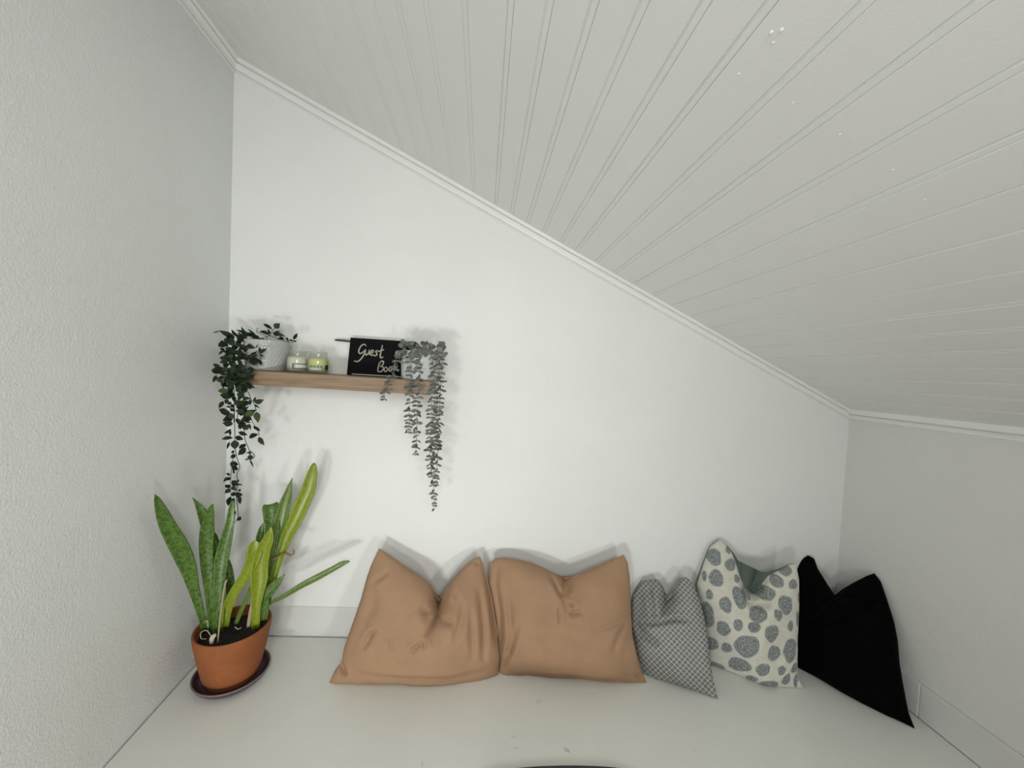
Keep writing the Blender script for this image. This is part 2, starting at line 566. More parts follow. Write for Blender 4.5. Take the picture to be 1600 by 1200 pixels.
# skirting boards under the back and right walls
BH = 0.112
def skirt(name, parent, x0, x1):
    c = [(x0, -0.0045, bench_z(x0) + .001), (x1, -0.0045, bench_z(x1) + .001), (x1, 0.004, bench_z(x1) + .001), (x0, 0.004, bench_z(x0) + .001),
         (x0, -0.0045, bench_z(x0) + BH - .002), (x1, -0.0045, bench_z(x1) + BH - .002), (x1, 0.004, bench_z(x1) + BH + .004), (x0, 0.004, bench_z(x0) + BH + .004)]
    return obj(name, hexa(name, c, [M_base], 0.002), parent, None if parent else 'structure')
skirt('baseboard_back', None, 0.016, W + 0.003)
zb = bench_z(W)
yj = -0.325
br = obj('baseboard_right', box('baseboard_right', W - 0.0055, W + 0.01, YF, 0, zb + .001, zb + BH - 0.004, [M_base]), kind='structure')
for ya, yb in ((-0.002, yj + 0.0012), (yj - 0.0012, -1.25), (-1.2524, YF)):
    obj('board', box('board', W - 0.0085, W + 0.003, min(ya, yb), max(ya, yb), zb + .001, zb + BH, [M_base], 0.0025), br)

# ------------------------------------------------------------------ built-in bench
bench = thing('bench', 'wide white painted built-in bench top filling the alcove under the sloping ceiling', 'bench', (1.2, -0.25, ZF))
def wl(x, y, z): return (x - 1.2, y + 0.25, z - ZF)
BY0, BY1 = -0.0075, -0.500
GAP = 0.0035
cs = []
for dz in (-0.035, 0.0):
    for (x, y) in ((left_x(BY1, 0) + GAP, BY1), (right_x(0, 0) - 0.0085 - 0.0015, BY1), (right_x(0, 0) - 0.0085 - 0.0015, BY0), (left_x(BY0, 0) + GAP, BY0)):
        cs.append((x, y, bench_z(x) + dz))
top_me = hexa('bench_top', cs, [M_bench], 0.0018)
top_o = obj('bench_top', top_me, bench)
top_o.matrix_parent_inverse = Matrix.Translation((1.2, -0.25, ZF)).inverted()
fp = [(left_x(-.46, 0) + .006, -0.47, ZF), (2.385, -0.47, ZF), (2.385, -0.45, ZF), (left_x(-.46, 0) + .006, -0.45, ZF)]
fp2 = [(x, y, bench_z(x) - 0.036) for x, y, z in fp]
fo = obj('front_panel', hexa('front_panel', fp + fp2, [M_base], 0.002), bench)
fo.matrix_parent_inverse = Matrix.Translation((1.2, -0.25, ZF)).inverted()

# ------------------------------------------------------------------ footstool just in front of the bench
yS = -0.512
pS = at(868, 1196.6, yS)
stool = thing('footstool', 'dark purple-grey upholstered footstool, only the top edge showing in front of the bench', 'footstool', (pS[0], yS - 0.19, ZF))
hS = pS[2] - ZF + 0.0115
def bowed(nx=28, w=0.44, dep=0.36, bow=0.016, zt_=0.0, th=0.09):
    rim = []
    for i in range(nx + 1):
        t = -1 + 2 * i / nx; rim.append((t * w / 2 * (1 - 0.02 * abs(t) ** 6), dep / 2 + 0 - bow * t * t - 0.03 * abs(t) ** 12))
    for i in range(nx + 1):
        t = 1 - 2 * i / nx; rim.append((t * w / 2 * (1 - 0.02 * abs(t) ** 6), -dep / 2 + bow * t * t + 0.03 * abs(t) ** 12))
    n = len(rim); v = []; f = []
    levels = [(0.0, 0.97), (0.012, 1.0), (th - 0.02, 1.0), (th - 0.008, 0.985), (th, 0.94), (th + 0.006, 0.6)]
    for z, s in levels:
        v += [(x * s, y * s, z) for x, y in rim]
    v.append((0, 0, th + 0.008)); v.append((0, 0, 0))
    L = len(levels)
    for k in range(L - 1):
        for i in range(n):
            j = (i + 1) % n; f.append((k * n + i, k * n + j, (k + 1) * n + j, (k + 1) * n + i))
    for i in range(n):
        j = (i + 1) % n
        f.append(((L - 1) * n + i, (L - 1) * n + j, L * n)); f.append((j, i, L * n + 1))
    me = mesh('seat_cushion', v, f, [M_stool]); fix_normals(me)
    uv = me.uv_layers.new(name='UVMap')
    for lp in me.loops:
        c = me.vertices[lp.vertex_index].co; uv.data[lp.index].uv = (c.x, c.y + c.z)
    return me
so = obj('seat_cushion', bowed(), stool); so.location = (0, 0.01, hS - 0.09)
for sx in (-1, 1):
    for sy in (-1, 1):
        lg = obj('leg', lathe('leg', [(0.0, 0), (0.014, 0), (0.02, hS - 0.09), (0, hS - 0.09)], [M_oak], 12), stool)
        lg.location = (sx * 0.17, sy * 0.13, 0)

# ------------------------------------------------------------------ cushions
def coons(bot, right, topp, left, n, m):
    """edges as point lists: bottom L>R, right B>T, top L>R, left B>T ; returns (m+1, n+1, 2)"""
    def res(p, k):
        p = np.array(p, float); d = np.r_[0, np.cumsum(np.hypot(*np.diff(p, axis=0).T))]; d /= d[-1]
        t = np.linspace(0, 1, k + 1); return np.stack([np.interp(t, d, p[:, 0]), np.interp(t, d, p[:, 1])], 1)
    B, T, L, R = res(bot, n), res(topp, n), res(left, m), res(right, m)
    # light smoothing of polylines, ends kept
    for A in (B, T, L, R):
        for _ in range(2): A[1:-1] = 0.25 * A[:-2] + 0.5 * A[1:-1] + 0.25 * A[2:]
    u = np.linspace(0, 1, n + 1)[None, :, None]; v = np.linspace(0, 1, m + 1)[:, None, None]
    C = (1 - v) * B[None] + v * T[None] + (1 - u) * L[:, None] + u * R[:, None]
    C -= (1 - u) * (1 - v) * B[0] + u * (1 - v) * B[-1] + (1 - u) * v * T[0] + u * v * T[-1]
    return C


def seg_dist(P, poly):
    """distance of every point of P (...,2) to a polyline and the position 0..1 along it"""
    poly = np.array(poly, float); best = np.full(P.shape[:-1], 1e9); pos = np.zeros(P.shape[:-1])
    L = np.r_[0, np.cumsum(np.hypot(*np.diff(poly, axis=0).T))]
    for i in range(len(poly) - 1):
        a, d = poly[i], poly[i + 1] - poly[i]; l2 = (d @ d) + 1e-9
        t = np.clip(((P - a) @ d) / l2, 0, 1); q = a + t[..., None] * d
        ds = np.hypot(P[..., 0] - q[..., 0], P[..., 1] - q[..., 1]); m = ds < best
        best = np.where(m, ds, best); pos = np.where(m, (L[i] + t * (L[i + 1] - L[i])) / L[-1], pos)
    return best, pos


def cushion(name, label, edges, lean_y, thick, creases, mats, n=110, m=100, back_top=None, spots=None, base=None, back_thick=None, noise=0.0032, seed=1, pw=0.55, level=False, group='cushions along the bench'):
    bot, right, topp, left = edges
    B0 = base[0] if base is not None else on_bench(*bot[0]); B1 = base[1] if base is not None else on_bench(*bot[-1])
    B0 = np.array(B0); B1 = np.array(B1)
    # plane through the two bottom corners, leaning back to depth lean_y at the top
    mid = np.array(topp[len(topp) // 2], float)
    tx = 0.5 * (topp[0][0] + topp[-1][0]); ty = min(topp[0][1], topp[-1][1]) + 10
    T = at(tx, ty, lean_y)
    nn = np.cross(B1 - B0, T - B0); nn /= np.linalg.norm(nn)
    if nn[1] > 0: nn = -nn
    dd = nn @ B0
    ex = (B1 - B0) / np.linalg.norm(B1 - B0); ey = np.cross(nn, ex)
    if ey[2] < 0: ey = -ey
    if level:                                # woven pattern runs level across the cloth
        ex = np.array([1.0, 0, -0.02]) - nn * nn[0]; ex /= np.linalg.norm(ex); ey = np.cross(nn, ex); ey *= np.sign(ey[2])
    def patch(tp):
        G = coons(bot, right, tp, left, n, m)
        P = np.zeros(G.shape[:2] + (3,))
        V = ((G[..., 0:1] - 800) / F) * AX[0] + ((G[..., 1:2] - 600) / F) * AX[1] + AX[2]
        t = (dd - CAM @ nn) / (V @ nn); P = CAM + t[..., None] * V
        return G, P
    G, P = patch(topp)
    u = np.linspace(-1, 1, n + 1)[None]; v = np.linspace(-1, 1, m + 1)[:, None]
    eu = np.clip(1 - u ** 2, 0, 1); ev = np.clip(1 - v ** 2, 0, 1)
    prof = (eu * ev) ** pw                               # plump middle, pinched corners
    h = thick * prof
    rg = np.random.RandomState(seed)
    nz = np.zeros_like(h)
    for _ in range(14):
        a = rg.uniform(0, 2 * math.pi); fr = rg.uniform(3, 11); ph = rg.uniform(0, 6.28)
        nz += np.sin(fr * (u * math.cos(a) + v * math.sin(a)) + ph) / fr * 3
    h = h + noise * nz * np.minimum(1, 3 * eu * ev)
    for (poly, wd, dep, *e) in creases:
        ds, pos = seg_dist(G, poly)
        prof1 = np.exp(-(ds / wd) ** 2) if not (e and e[0] == 'v') else np.exp(-np.abs(ds / wd))
        fade = np.sin(np.clip(pos, 0, 1) * math.pi) ** 0.5 if not (e and e[0] in ('v', 's')) else (1 - pos) ** 0.6
        if not e: dep = dep * 1.6
        h = h - dep * prof1 * fade
        if not e:                                        # a fold: a ridge beside the crease
            h = h + 0.45 * dep * np.exp(-((ds - 2.0 * wd) / (1.2 * wd)) ** 2) * fade * np.minimum(1, 3 * eu * ev)
    edge = np.minimum(1, 12 * eu * ev)
    Fp = P + nn * h[..., None] + nn * 0.0015
    bt = back_thick if back_thick is not None else thick * 0.75
    Gb, Pb = patch(back_top) if back_top is not None else (G, P)
    Bp = Pb - nn * (bt * prof)[..., None]
    allv = np.vstack([Fp.reshape(-1, 3), Bp.reshape(-1, 3)])
    # rest on the bench, against the walls
    allv[:, 2] = np.maximum(allv[:, 2], BZ * allv[:, 0] + 0.0012)
    low = allv[:, 2] < BZ * allv[:, 0] + BH + 0.006
    allv[:, 1] = np.minimum(allv[:, 1], np.where(low, -0.0085, -0.0015))
    allv[:, 0] = np.minimum(allv[:, 0], np.where(low, W - 0.010, W - 0.003))
    K = (n + 1) * (m + 1); idx = np.arange(K).reshape(m + 1, n + 1)
    f = []; fm = []
    a, b, c, d = idx[:-1, :-1].ravel(), idx[:-1, 1:].ravel(), idx[1:, 1:].ravel(), idx[1:, :-1].ravel()
    f += list(zip(a, b, c, d)); fm += [0] * len(a)
    f += list(zip(d + K, c + K, b + K, a + K)); fm += [1 % len(mats)] * len(a)
    def strip(ids, mi):
        for i in range(len(ids) - 1):
            f.append((ids[i], ids[i] + K, ids[i + 1] + K, ids[i + 1])); fm.append(mi)
    strip(idx[0, :], 0); strip(idx[:, -1], 0); strip(idx[-1, ::-1], 1 % len(mats)); strip(idx[::-1, 0], 0)
    org = 0.5 * (B0 + B1); org[2] = BZ * org[0]
    me = mesh(name, allv - org, f, mats, True, fm)
    fix_normals(me)
    uv = me.uv_layers.new(name='UVMap')
    PU = np.concatenate([((P - B0) @ ex).ravel(), ((Pb - B0) @ ex).ravel()]); PV = np.concatenate([((P - B0) @ ey).ravel(), ((Pb - B0) @ ey).ravel()])
    li = np.zeros(len(me.loops), int); me.loops.foreach_get('vertex_index', li)
    uv.data.foreach_set('uv', np.stack([PU[li], PV[li]], 1).ravel())
    if spots:
        at_ = me.color_attributes.new('spot', 'FLOAT_COLOR', 'POINT')
        colr = np.zeros((2 * K, 4)); colr[:, 3] = 1
        g = G.reshape(-1, 2); mask = np.zeros(K); rr = np.zeros(K)
        for (cx, cy, rx, ry, rot) in spots:
            dx, dy = g[:, 0] - cx, g[:, 1] - cy
            ca, sa = math.cos(rot), math.sin(rot)
            e_ = np.hypot((dx * ca + dy * sa) / rx, (-dx * sa + dy * ca) / ry)
            an = np.arctan2(dy, dx)
            e_ = e_ * (1 + 0.05 * np.sin(3 * an + cx) + 0.03 * np.sin(5 * an + cy))
            mk = np.clip((1 - e_) * min(rx, ry) / 0.8 + 0.5, 0, 1)
            rr = np.where(mk > mask, e_, rr); mask = np.maximum(mask, mk)
        colr[:K, 0] = mask; colr[:K, 1] = rr
        at_.data.foreach_set('color', colr.ravel())
    o = obj(name, me); o.location = org
    tag(o, label, 'cushion', group)
    return o


def Z(pts, sc, ox, oy): return [(x / sc + ox, y / sc + oy) for x, y in pts]


# --- first tan cushion
z5 = lambda p: Z(p, 4.8, 500, 840)
e1 = (z5([(70, 1085), (85, 1103), (300, 1098), (560, 1087), (700, 1101), (960, 1105), (1180, 1090), (1260, 1070), (1335, 1030)]),
      z5([(1335, 1030), (1350, 900), (1330, 700), (1290, 450), (1250, 290), (1200, 140)]),
      z5([(445, 80), (520, 130), (640, 215), (760, 290), (830, 350), (868, 430), (888, 490), (912, 430), (980, 330), (1060, 240), (1140, 170), (1200, 140)]),
      z5([(70, 1085), (110, 1000), (165, 920), (180, 830), (225, 700), (270, 570), (310, 450), (350, 300), (390, 190), (445, 80)]))
cr1 = [(z5([(889, 470), (887, 560), (840, 630), (795, 690)]), 3.6, 0.058, 'v'), (z5([(889, 470), (887, 540)]), 16, 0.035, 's'),
       (z5([(790, 690), (690, 800)]), 3, 0.006), (z5([(795, 690), (798, 760)]), 3, 0.006),
       (z5([(960, 340), (1030, 430)]), 4, 0.005), (z5([(1070, 440), (1060, 560), (1000, 720)]), 5, 0.005), (z5([(1190, 350), (1220, 640), (1220, 900)]), 5, 0.007),
       (z5([(1120, 480), (1140, 880)]), 4, 0.004), (z5([(440, 640), (340, 790)]), 4, 0.006), (z5([(420, 660), (370, 700)]), 3, 0.004), (z5([(540, 690), (570, 790)]), 3, 0.004),
       (z5([(520, 240), (400, 330)]), 4, 0.005), (z5([(640, 810), (680, 880)]), 3, 0.003), (z5([(180, 965), (600, 1005), (1000, 1010), (1290, 960)]), 5, 0.005),
       (z5([(160, 930), (205, 1015)]), 4, 0.012), (z5([(1150, 175), (1195, 200)]), 2, 0.006), (z5([(880, 560), (1010, 590)]), 6, 0.008), (z5([(760, 470), (840, 560)]), 7, 0.007),
       (z5([(400, 330), (415, 480), (330, 620)]), 8, 0.004), (z5([(980, 330), (940, 430)]), 3, 0.005), (z5([(1225, 190), (1270, 420), (1320, 800)]), 4, 0.006)]
cushion('cushion', 'leftmost tan cotton cushion, beside the snake plant, with a deep chop in its top', e1, -0.075, 0.088, cr1, [M_tan], seed=3)

# --- second tan cushion
z6 = lambda p: Z(p, 4.8, 740, 840)
e2 = (z6([(185, 1012), (240, 1040), (400, 1030), (560, 1045), (800, 1052), (1000, 1075), (1200, 1085), (1297, 1088)]),
      z6([(1297, 1088), (1270, 1020), (1230, 900), (1190, 720), (1178, 520), (1170, 300), (1155, 190), (1125, 128)]),
      z6([(120, 190), (165, 155), (230, 150), (340, 165), (440, 190), (540, 235), (620, 275), (690, 312), (760, 288), (900, 225), (1050, 160), (1125, 128)]),
      z6([(185, 1012), (205, 900), (185, 720), (150, 500), (115, 330), (120, 190)]))
cr2 = [(z6([(690, 315), (655, 415), (685, 510)]), 3.6, 0.034, 'v'), (z6([(690, 300), (660, 420)]), 14, 0.022, 's'), (z6([(570, 265), (645, 410)]), 3, 0.008),
       (z6([(685, 515), (790, 510)]), 4, 0.006), (z6([(620, 470), (625, 590)]), 2.5, 0.005), (z6([(830, 645), (960, 612), (1090, 580)]), 4, 0.004),
       (z6([(1110, 600), (1060, 700), (1000, 850)]), 6, 0.004), (z6([(180, 200), (165, 330), (200, 560), (205, 900)]), 4, 0.008), (z6([(265, 440), (278, 640), (255, 850)]), 4, 0.006),
       (z6([(325, 590), (290, 750), (215, 960)]), 4, 0.008), (z6([(460, 640), (560, 720)]), 6, 0.003), (z6([(250, 1010), (700, 1015), (1150, 1045)]), 4, 0.004),
       (z6([(700, 440), (740, 480)]), 3, 0.006), (z6([(1200, 1000), (1265, 1065)]), 3, 0.006), (z6([(720, 320), (690, 400)]), 3, 0.008)]
cushion('cushion', 'second tan cotton cushion from the left, beside the small grey patterned one', e2, -0.075, 0.085, cr2, [M_tan], seed=5)

# --- small grey lattice cushion
z7 = lambda p: Z(p, 4.443, 970, 830)
e3 = (z7([(150, 985), (250, 1030), (400, 1070), (560, 1120), (640, 1155), (675, 1165)]),
      z7([(675, 1165), (640, 1030), (622, 900), (600, 700), (580, 600), (550, 480), (510, 380), (462, 322)]),
      z7([(150, 345), (200, 342), (262, 335), (295, 390), (322, 452), (345, 450), (380, 395), (415, 335), (435, 318), (462, 322)]),
      z7([(150, 985), (125, 930), (98, 800), (74, 640), (74, 540), (82, 460), (112, 400), (150, 345)]))
cr3 = [(z7([(325, 450), (300, 540), (272, 612)]), 5, 0.045, 'v'), (z7([(320, 450), (275, 610)]), 13, 0.03, 's'), (z7([(140, 612), (210, 632), (280, 622), (380, 604), (480, 615)]), 3.5, 0.009),
       (z7([(190, 390), (235, 580)]), 4, 0.010), (z7([(90, 640), (160, 710), (260, 780)]), 5, 0.010), (z7([(570, 1010), (630, 1110)]), 4, 0.006)]
cushion('cushion', 'small grey cushion woven in a diamond lattice, slumped beside the second tan one', e3, -0.06, 0.062, cr3, [M_lattice], n=90, m=90, seed=8, level=True)

# --- spotted cushion
e4 = (z7([(612, 925), (700, 950), (850, 1015), (1000, 1070), (1150, 1088), (1268, 1090)]),
      z7([(1268, 1090), (1228, 1010), (1222, 900), (1226, 700), (1235, 500), (1236, 330), (1215, 228)]),
      z7([(690, 58), (735, 100), (770, 150), (795, 210), (825, 310), (865, 390), (905, 425), (935, 435), (950, 425), (985, 360), (1020, 312), (1070, 285), (1120, 262), (1165, 232), (1215, 228)]),
      z7([(612, 925), (600, 840), (592, 760), (570, 620), (545, 480), (527, 370), (560, 270), (590, 180), (620, 105), (690, 58)]))
bt4 = z7([(690, 58), (740, 100), (785, 155), (815, 205), (850, 222), (900, 245), (950, 270), (985, 285), (1020, 285), (1070, 268), (1120, 250), (1165, 228), (1215, 228)])
dots = [(640, 172, 46, 56, 0), (748, 222, 41, 41, 0), (744, 126, 24, 25, 0), (643, 305, 47, 54, 0), (572, 300, 14, 34, .1), (790, 316, 21, 28, -.3), (595, 413, 21, 34, 0), (796, 430, 46, 72, -.35),
        (693, 468, 40, 52, -.3), (862, 410, 26, 54, -.3), (910, 540, 61, 46, -.1), (585, 560, 40, 90, -.1), (680, 630, 40, 52, -.2), (770, 595, 32, 38, 0), (876, 612, 42, 32, .1),
        (994, 653, 51, 57, .1), (1047, 540, 30, 38, -.5), (1108, 482, 52, 64, -.35), (1064, 335, 46, 40, .3), (990, 412, 52, 46, -.2), (1132, 265, 44, 36, .2), (1176, 356, 34, 33, .2),
        (1142, 626, 24, 36, 0), (1208, 592, 16, 52, 0), (827, 733, 80, 75, 0), (620, 762, 38, 48, .2), (706, 764, 32, 37, 0), (1014, 790, 48, 52, 0), (1138, 788, 52, 82, .05), (790, 878, 70, 54, .25),
        (938, 896, 49, 45, 0), (1074, 915, 30, 33, 0), (880, 978, 37, 28, .4), (995, 1022, 66, 44, .15), (1115, 990, 34, 42, .2), (1180, 920, 34, 34, 0), (1200, 1020, 20, 50, 0), (660, 925, 60, 26, .3),
        (925, 432, 30, 12, .2), (1215, 745, 14, 50, 0), (1220, 450, 10, 40, 0)]
spots = [(x / 4.443 + 970, y / 4.443 + 830, a / 4.443, b / 4.443, r) for x, y, a, b, r in dots]
cr4 = [(z7([(930, 430), (880, 500), (860, 520)]), 6, 0.030, 'v'), (z7([(930, 430), (890, 500)]), 14, 0.02, 's'), (z7([(825, 310), (850, 420), (880, 500)]), 4, 0.008), (z7([(1010, 470), (900, 495)]), 4, 0.007),
       (z7([(840, 600), (920, 610)]), 4, 0.004), (z7([(1130, 960), (1215, 905)]), 3, 0.006), (z7([(1190, 990), (1215, 1060)]), 3, 0.006), (z7([(560, 1000), (700, 980)]), 3, 0.004)]
cushion('cushion', 'cream cushion printed with ringed grey spots, green at the back, fourth from the left', e4, -0.07, 0.080, cr4, [M_dots, M_green], n=190, m=190, back_top=bt4, spots=spots, seed=11)

# --- black velvet cushion
z8 = lambda p: Z(p, 3.4275, 1200, 850)
e5 = (z8([(140, 652), (250, 710), (400, 800), (500, 855), (630, 920), (700, 950), (787, 990)]),
      z8([(787, 990), (752, 900), (722, 740), (706, 640), (696, 520), (677, 420), (642, 310), (604, 200), (570, 157)]),
      z8([(165, 100), (185, 75), (215, 60), (248, 78), (266, 130), (310, 200), (355, 277), (400, 240), (460, 205), (530, 170), (570, 157)]),
      z8([(140, 652), (138, 500), (142, 300), (150, 160), (165, 100)]))
cr5 = [(z8([(355, 277), (290, 340), (240, 400)]), 5, 0.030, 'v'), (z8([(355, 277), (300, 340)]), 14, 0.02, 's'), (z8([(180, 360), (230, 410), (320, 435), (420, 420)]), 3, 0.008),
       (z8([(500, 280), (560, 320), (630, 325)]), 3, 0.008), (z8([(380, 400), (500, 450)]), 3, 0.005), (z8([(380, 300), (500, 280)]), 4, 0.006)]
cushion('cushion', 'black velvet cushion in the right corner, rightmost of the row', e5, -0.08, 0.070, cr5, [M_black], seed=17)

# ------------------------------------------------------------------ terracotta pot, saucer, snake plant
PC = np.array([0.1665, -0.195]); pz = bench_z(PC[0])
sau = obj('saucer', lathe('saucer', [(0, 0.003), (0.078, 0.003), (0.083, 0.0), (0.088, 0.002), (0.097, 0.012), (0.1035, 0.0245)], [M_glaze], 72))
sau.data = lathe('saucer', [(0, 0.001), (0.082, 0.001), (0.088, 0.003), (0.098, 0.013), (0.1040, 0.0235), (0.1040, 0.0255), (0.1020, 0.0268), (0.0990, 0.0255), (0.094, 0.0150), (0.086, 0.0075), (0.078, 0.006), (0, 0.006)], [M_glaze, M_glaze_rim], 72)
for p in sau.data.polygons:
    if p.center.z > 0.0240: p.material_index = 1
sau.location = (PC[0], PC[1], pz + 0.0015); sau.rotation_euler = (0, math.atan(-BZ), 0)
tag(sau, 'round purple glazed saucer under the terracotta pot', 'saucer')

plant = thing('snake_plant', 'tall green snake plant in a round terracotta pot by the left wall', 'potted plant', (PC[0], PC[1], pz + 0.008))
PB = np.array([PC[0], PC[1], pz + 0.008])
HP = 0.166
pot_prof = [(0, 0.0), (0.0690, 0.0), (0.0725, 0.002), (0.080, 0.030), (0.090, 0.075), (0.0975, 0.115), (0.1015, 0.140), (0.1035, 0.152), (0.1040, 0.160), (0.1025, HP - 0.001), (0.0995, HP),
            (0.0965, HP - 0.002), (0.0955, 0.155), (0.092, 0.140), (0.090, 0.125), (0.05, 0.110), (0, 0.110)]
po = obj('pot', lathe('pot', pot_prof, [M_terra], 72), plant)
# soil with a crumbly top
sv, sf = [], []
nr, na = 14, 48; rg = np.random.RandomState(2)
for i in range(nr + 1):
    for k in range(na):
        r = 0.0915 * i / nr; a = 2 * math.pi * k / na
        sv.append((r * math.cos(a), r * math.sin(a), 0.136 + rg.uniform(-0.0025, 0.0025)))
for i in range(nr):
    for k in range(na):
        k2 = (k + 1) % na; sf.append((i * na + k, (i + 1) * na + k, (i + 1) * na + k2, i * na + k2))
obj('soil', mesh('soil', sv, sf, [M_soil], False), plant)


def left_limit(px, py):                  # depth at which the sight line would meet the left wall
    lo, hi = -1.3, -0.0
    for _ in range(40):
        mid = 0.5 * (lo + hi); p = at(px, py, mid)
        if p[0] > left_x(mid, p[2]): lo = mid
        else: hi = mid
    return lo


def blade(name, st, y0, y1, mats, parent, org, cup=0.22, thick=0.0022, sc=2.856, ox=220, oy=700, n=30, twist=0.0, seg=8):
    """strap leaf: stations (x, y, width) in a zoomed crop, depth from y0 at the base to y1 at the tip"""
    st = [(x / sc + ox, y / sc + oy, w_ / sc) for x, y, w_ in st]
    Q = smooth_path(st, n); Q[:, 2] = np.maximum(Q[:, 2], 0.4)
    t = np.linspace(0, 1, n)
    pts = []; wid = []
    for k in range(n):
        y = y0 + (y1 - y0) * t[k]
        y = min(y, left_limit(Q[k, 0] - Q[k, 2] * .5, Q[k, 1]) - 0.012, -0.03)
        p = at(Q[k, 0], Q[k, 1], y); pts.append(p)
        wid.append(Q[k, 2] * np.linalg.norm(p - CAM) / F * (F / math.hypot(F, math.hypot(Q[k, 0] - 800, Q[k, 1] - 600))) * 1.0)
    pts = np.array(pts); v = []; uvs = []
    for k in range(n):
        tg = pts[min(k + 1, n - 1)] - pts[max(k - 1, 0)]; tg /= np.linalg.norm(tg)
        vw = CAM - pts[k]; vw /= np.linalg.norm(vw)
        sd = np.cross(tg, vw); sd /= np.linalg.norm(sd); nr_ = np.cross(sd, tg)
        an = twist * math.sin(3.0 * t[k] + twist * 9)
        sd2 = sd * math.cos(an) + nr_ * math.sin(an); nr2 = np.cross(sd2, tg)
        wv = 1 + 0.03 * math.sin(17 * t[k] + 5 * twist)
        for side in (1, -1):
            rng = range(seg + 1) if side == 1 else range(seg - 1, 0, -1)
            for j in rng:
                s_ = -1 + 2 * j / seg
                cupz = cup * wid[k] * (s_ * s_ - 0.4)
                th = thick * (1 - s_ * s_) ** 0.5
                v.append(pts[k] + sd2 * (s_ * wid[k] * 0.5 * wv) + nr2 * (cupz + side * th) - org)
                uvs.append((s_ * wid[k] / 0.05, t[k] * np.linalg.norm(pts[-1] - pts[0]) / 0.5))
    R = 2 * seg; f = []
    for k in range(n - 1):
        for j in range(R):
            j2 = (j + 1) % R; f.append((k * R + j, k * R + j2, (k + 1) * R + j2, (k + 1) * R + j))
    f.append(list(range(R))[::-1]); f.append([(n - 1) * R + j for j in range(R)])
    me = mesh(name, v, f, mats, True); fix_normals(me)
    uv = me.uv_layers.new(name='UVMap')
    for lp in me.loops: uv.data[lp.index].uv = uvs[lp.vertex_index]
    return obj(name, me, parent)


D, MM, LM = [M_snake_d], [M_snake_m], [M_snake_l]
A = plant
blade('leaf', [(330, 790, 28), (332, 700, 30), (335, 560, 40), (318, 440, 40), (295, 350, 42), (275, 290, 36), (252, 250, 18), (230, 220, 2)], -0.175, -0.235, D, A, PB, twist=.1)
blade('leaf', [(345, 760, 30), (342, 600, 40), (340, 480, 36), (328, 400, 26), (320, 370, 4)], -0.175, -0.19, D, A, PB)
blade('leaf', [(288, 825, 24), (275, 760, 26), (241, 640, 38), (211, 530, 56), (172, 440, 66), (122, 350, 60), (92, 280, 42), (72, 228, 22), (63, 208, 4)], -0.205, -0.400, D, A, PB, twist=.12)
blade('leaf', [(320, 825, 32), (312, 680, 34), (300, 560, 46), (292, 450, 50), (297, 360, 52), (306, 300, 36), (316, 262, 16), (325, 250, 2)], -0.215, -0.240, D, A, PB)
blade('leaf', [(345, 825, 40), (350, 700, 46), (352, 580, 48), (362, 490, 52), (383, 400, 46), (398, 330, 32), (405, 270, 24), (412, 235, 14)], -0.220, -0.190, D, A, PB, twist=.15)
blade('leaf', [(385, 760, 24), (388, 690, 24), (396, 650, 26), (399, 600, 32), (393, 540, 28), (390, 500, 12)], -0.165, -0.160, D, A, PB)
blade('leaf', [(372, 800, 34), (380, 740, 40), (400, 680, 44), (432, 622, 42), (470, 565, 44), (500, 500, 56), (507, 455, 60), (509, 425, 36), (512, 412, 4)], -0.215, -0.190, LM, A, PB, twist=.1)
blade('leaf', [(545, 760, 24), (552, 640, 26), (563, 540, 36), (576, 450, 56), (585, 350, 62), (582, 290, 64), (580, 262, 62), (579, 250, 50)], -0.175, -0.130, [M_snake_d], A, PB)
blade('leaf', [(528, 560, 20), (527, 430, 26), (535, 370, 22), (545, 335, 4)], -0.14, -0.13, D, A, PB)
blade('leaf', [(550, 770, 26), (562, 640, 30), (585, 520, 34), (603, 430, 42), (622, 340, 54), (640, 260, 48), (655, 210, 34), (668, 160, 14), (676, 133, 2)], -0.170, -0.115, MM, A, PB, twist=.08)
blade('leaf', [(540, 770, 22), (562, 700, 24), (587, 600, 30), (615, 500, 36), (650, 400, 46), (690, 320, 58), (720, 250, 64), (745, 190, 58), (763, 120, 42), (771, 82, 26), (772, 68, 8)], -0.165, -0.105, LM, A, PB, twist=.12)
blade('leaf', [(512, 805, 30), (514, 720, 34), (522, 650, 48), (528, 590, 66), (530, 530, 66), (545, 460, 62), (567, 410, 46), (578, 370, 20), (580, 350, 2)], -0.205, -0.185, LM, A, PB, cup=.3)
blade('leaf', [(425, 785, 16), (440, 745, 18), (462, 695, 18), (488, 635, 18), (500, 600, 8)], -0.20, -0.19, MM, A, PB)
blade('leaf', [(545, 770, 34), (550, 710, 40), (556, 660, 34), (563, 630, 20)], -0.185, -0.18, D, A, PB)
blade('leaf', [(515, 745, 16), (535, 690, 26), (560, 655, 44), (590, 622, 44), (620, 590, 26), (643, 563, 2)], -0.195, -0.170, D, A, PB, twist=.1)
blade('leaf', [(535, 725, 12), (575, 694, 14), (640, 660, 20), (720, 612, 24), (785, 578, 28), (850, 543, 24), (900, 515, 22), (931, 505, 8)], -0.180, -0.120, MM, A, PB, twist=.2)
blade('leaf', [(480, 800, 14), (487, 740, 12), (495, 690, 8), (498, 640, 3)], -0.21, -0.20, [M_dry], A, PB)
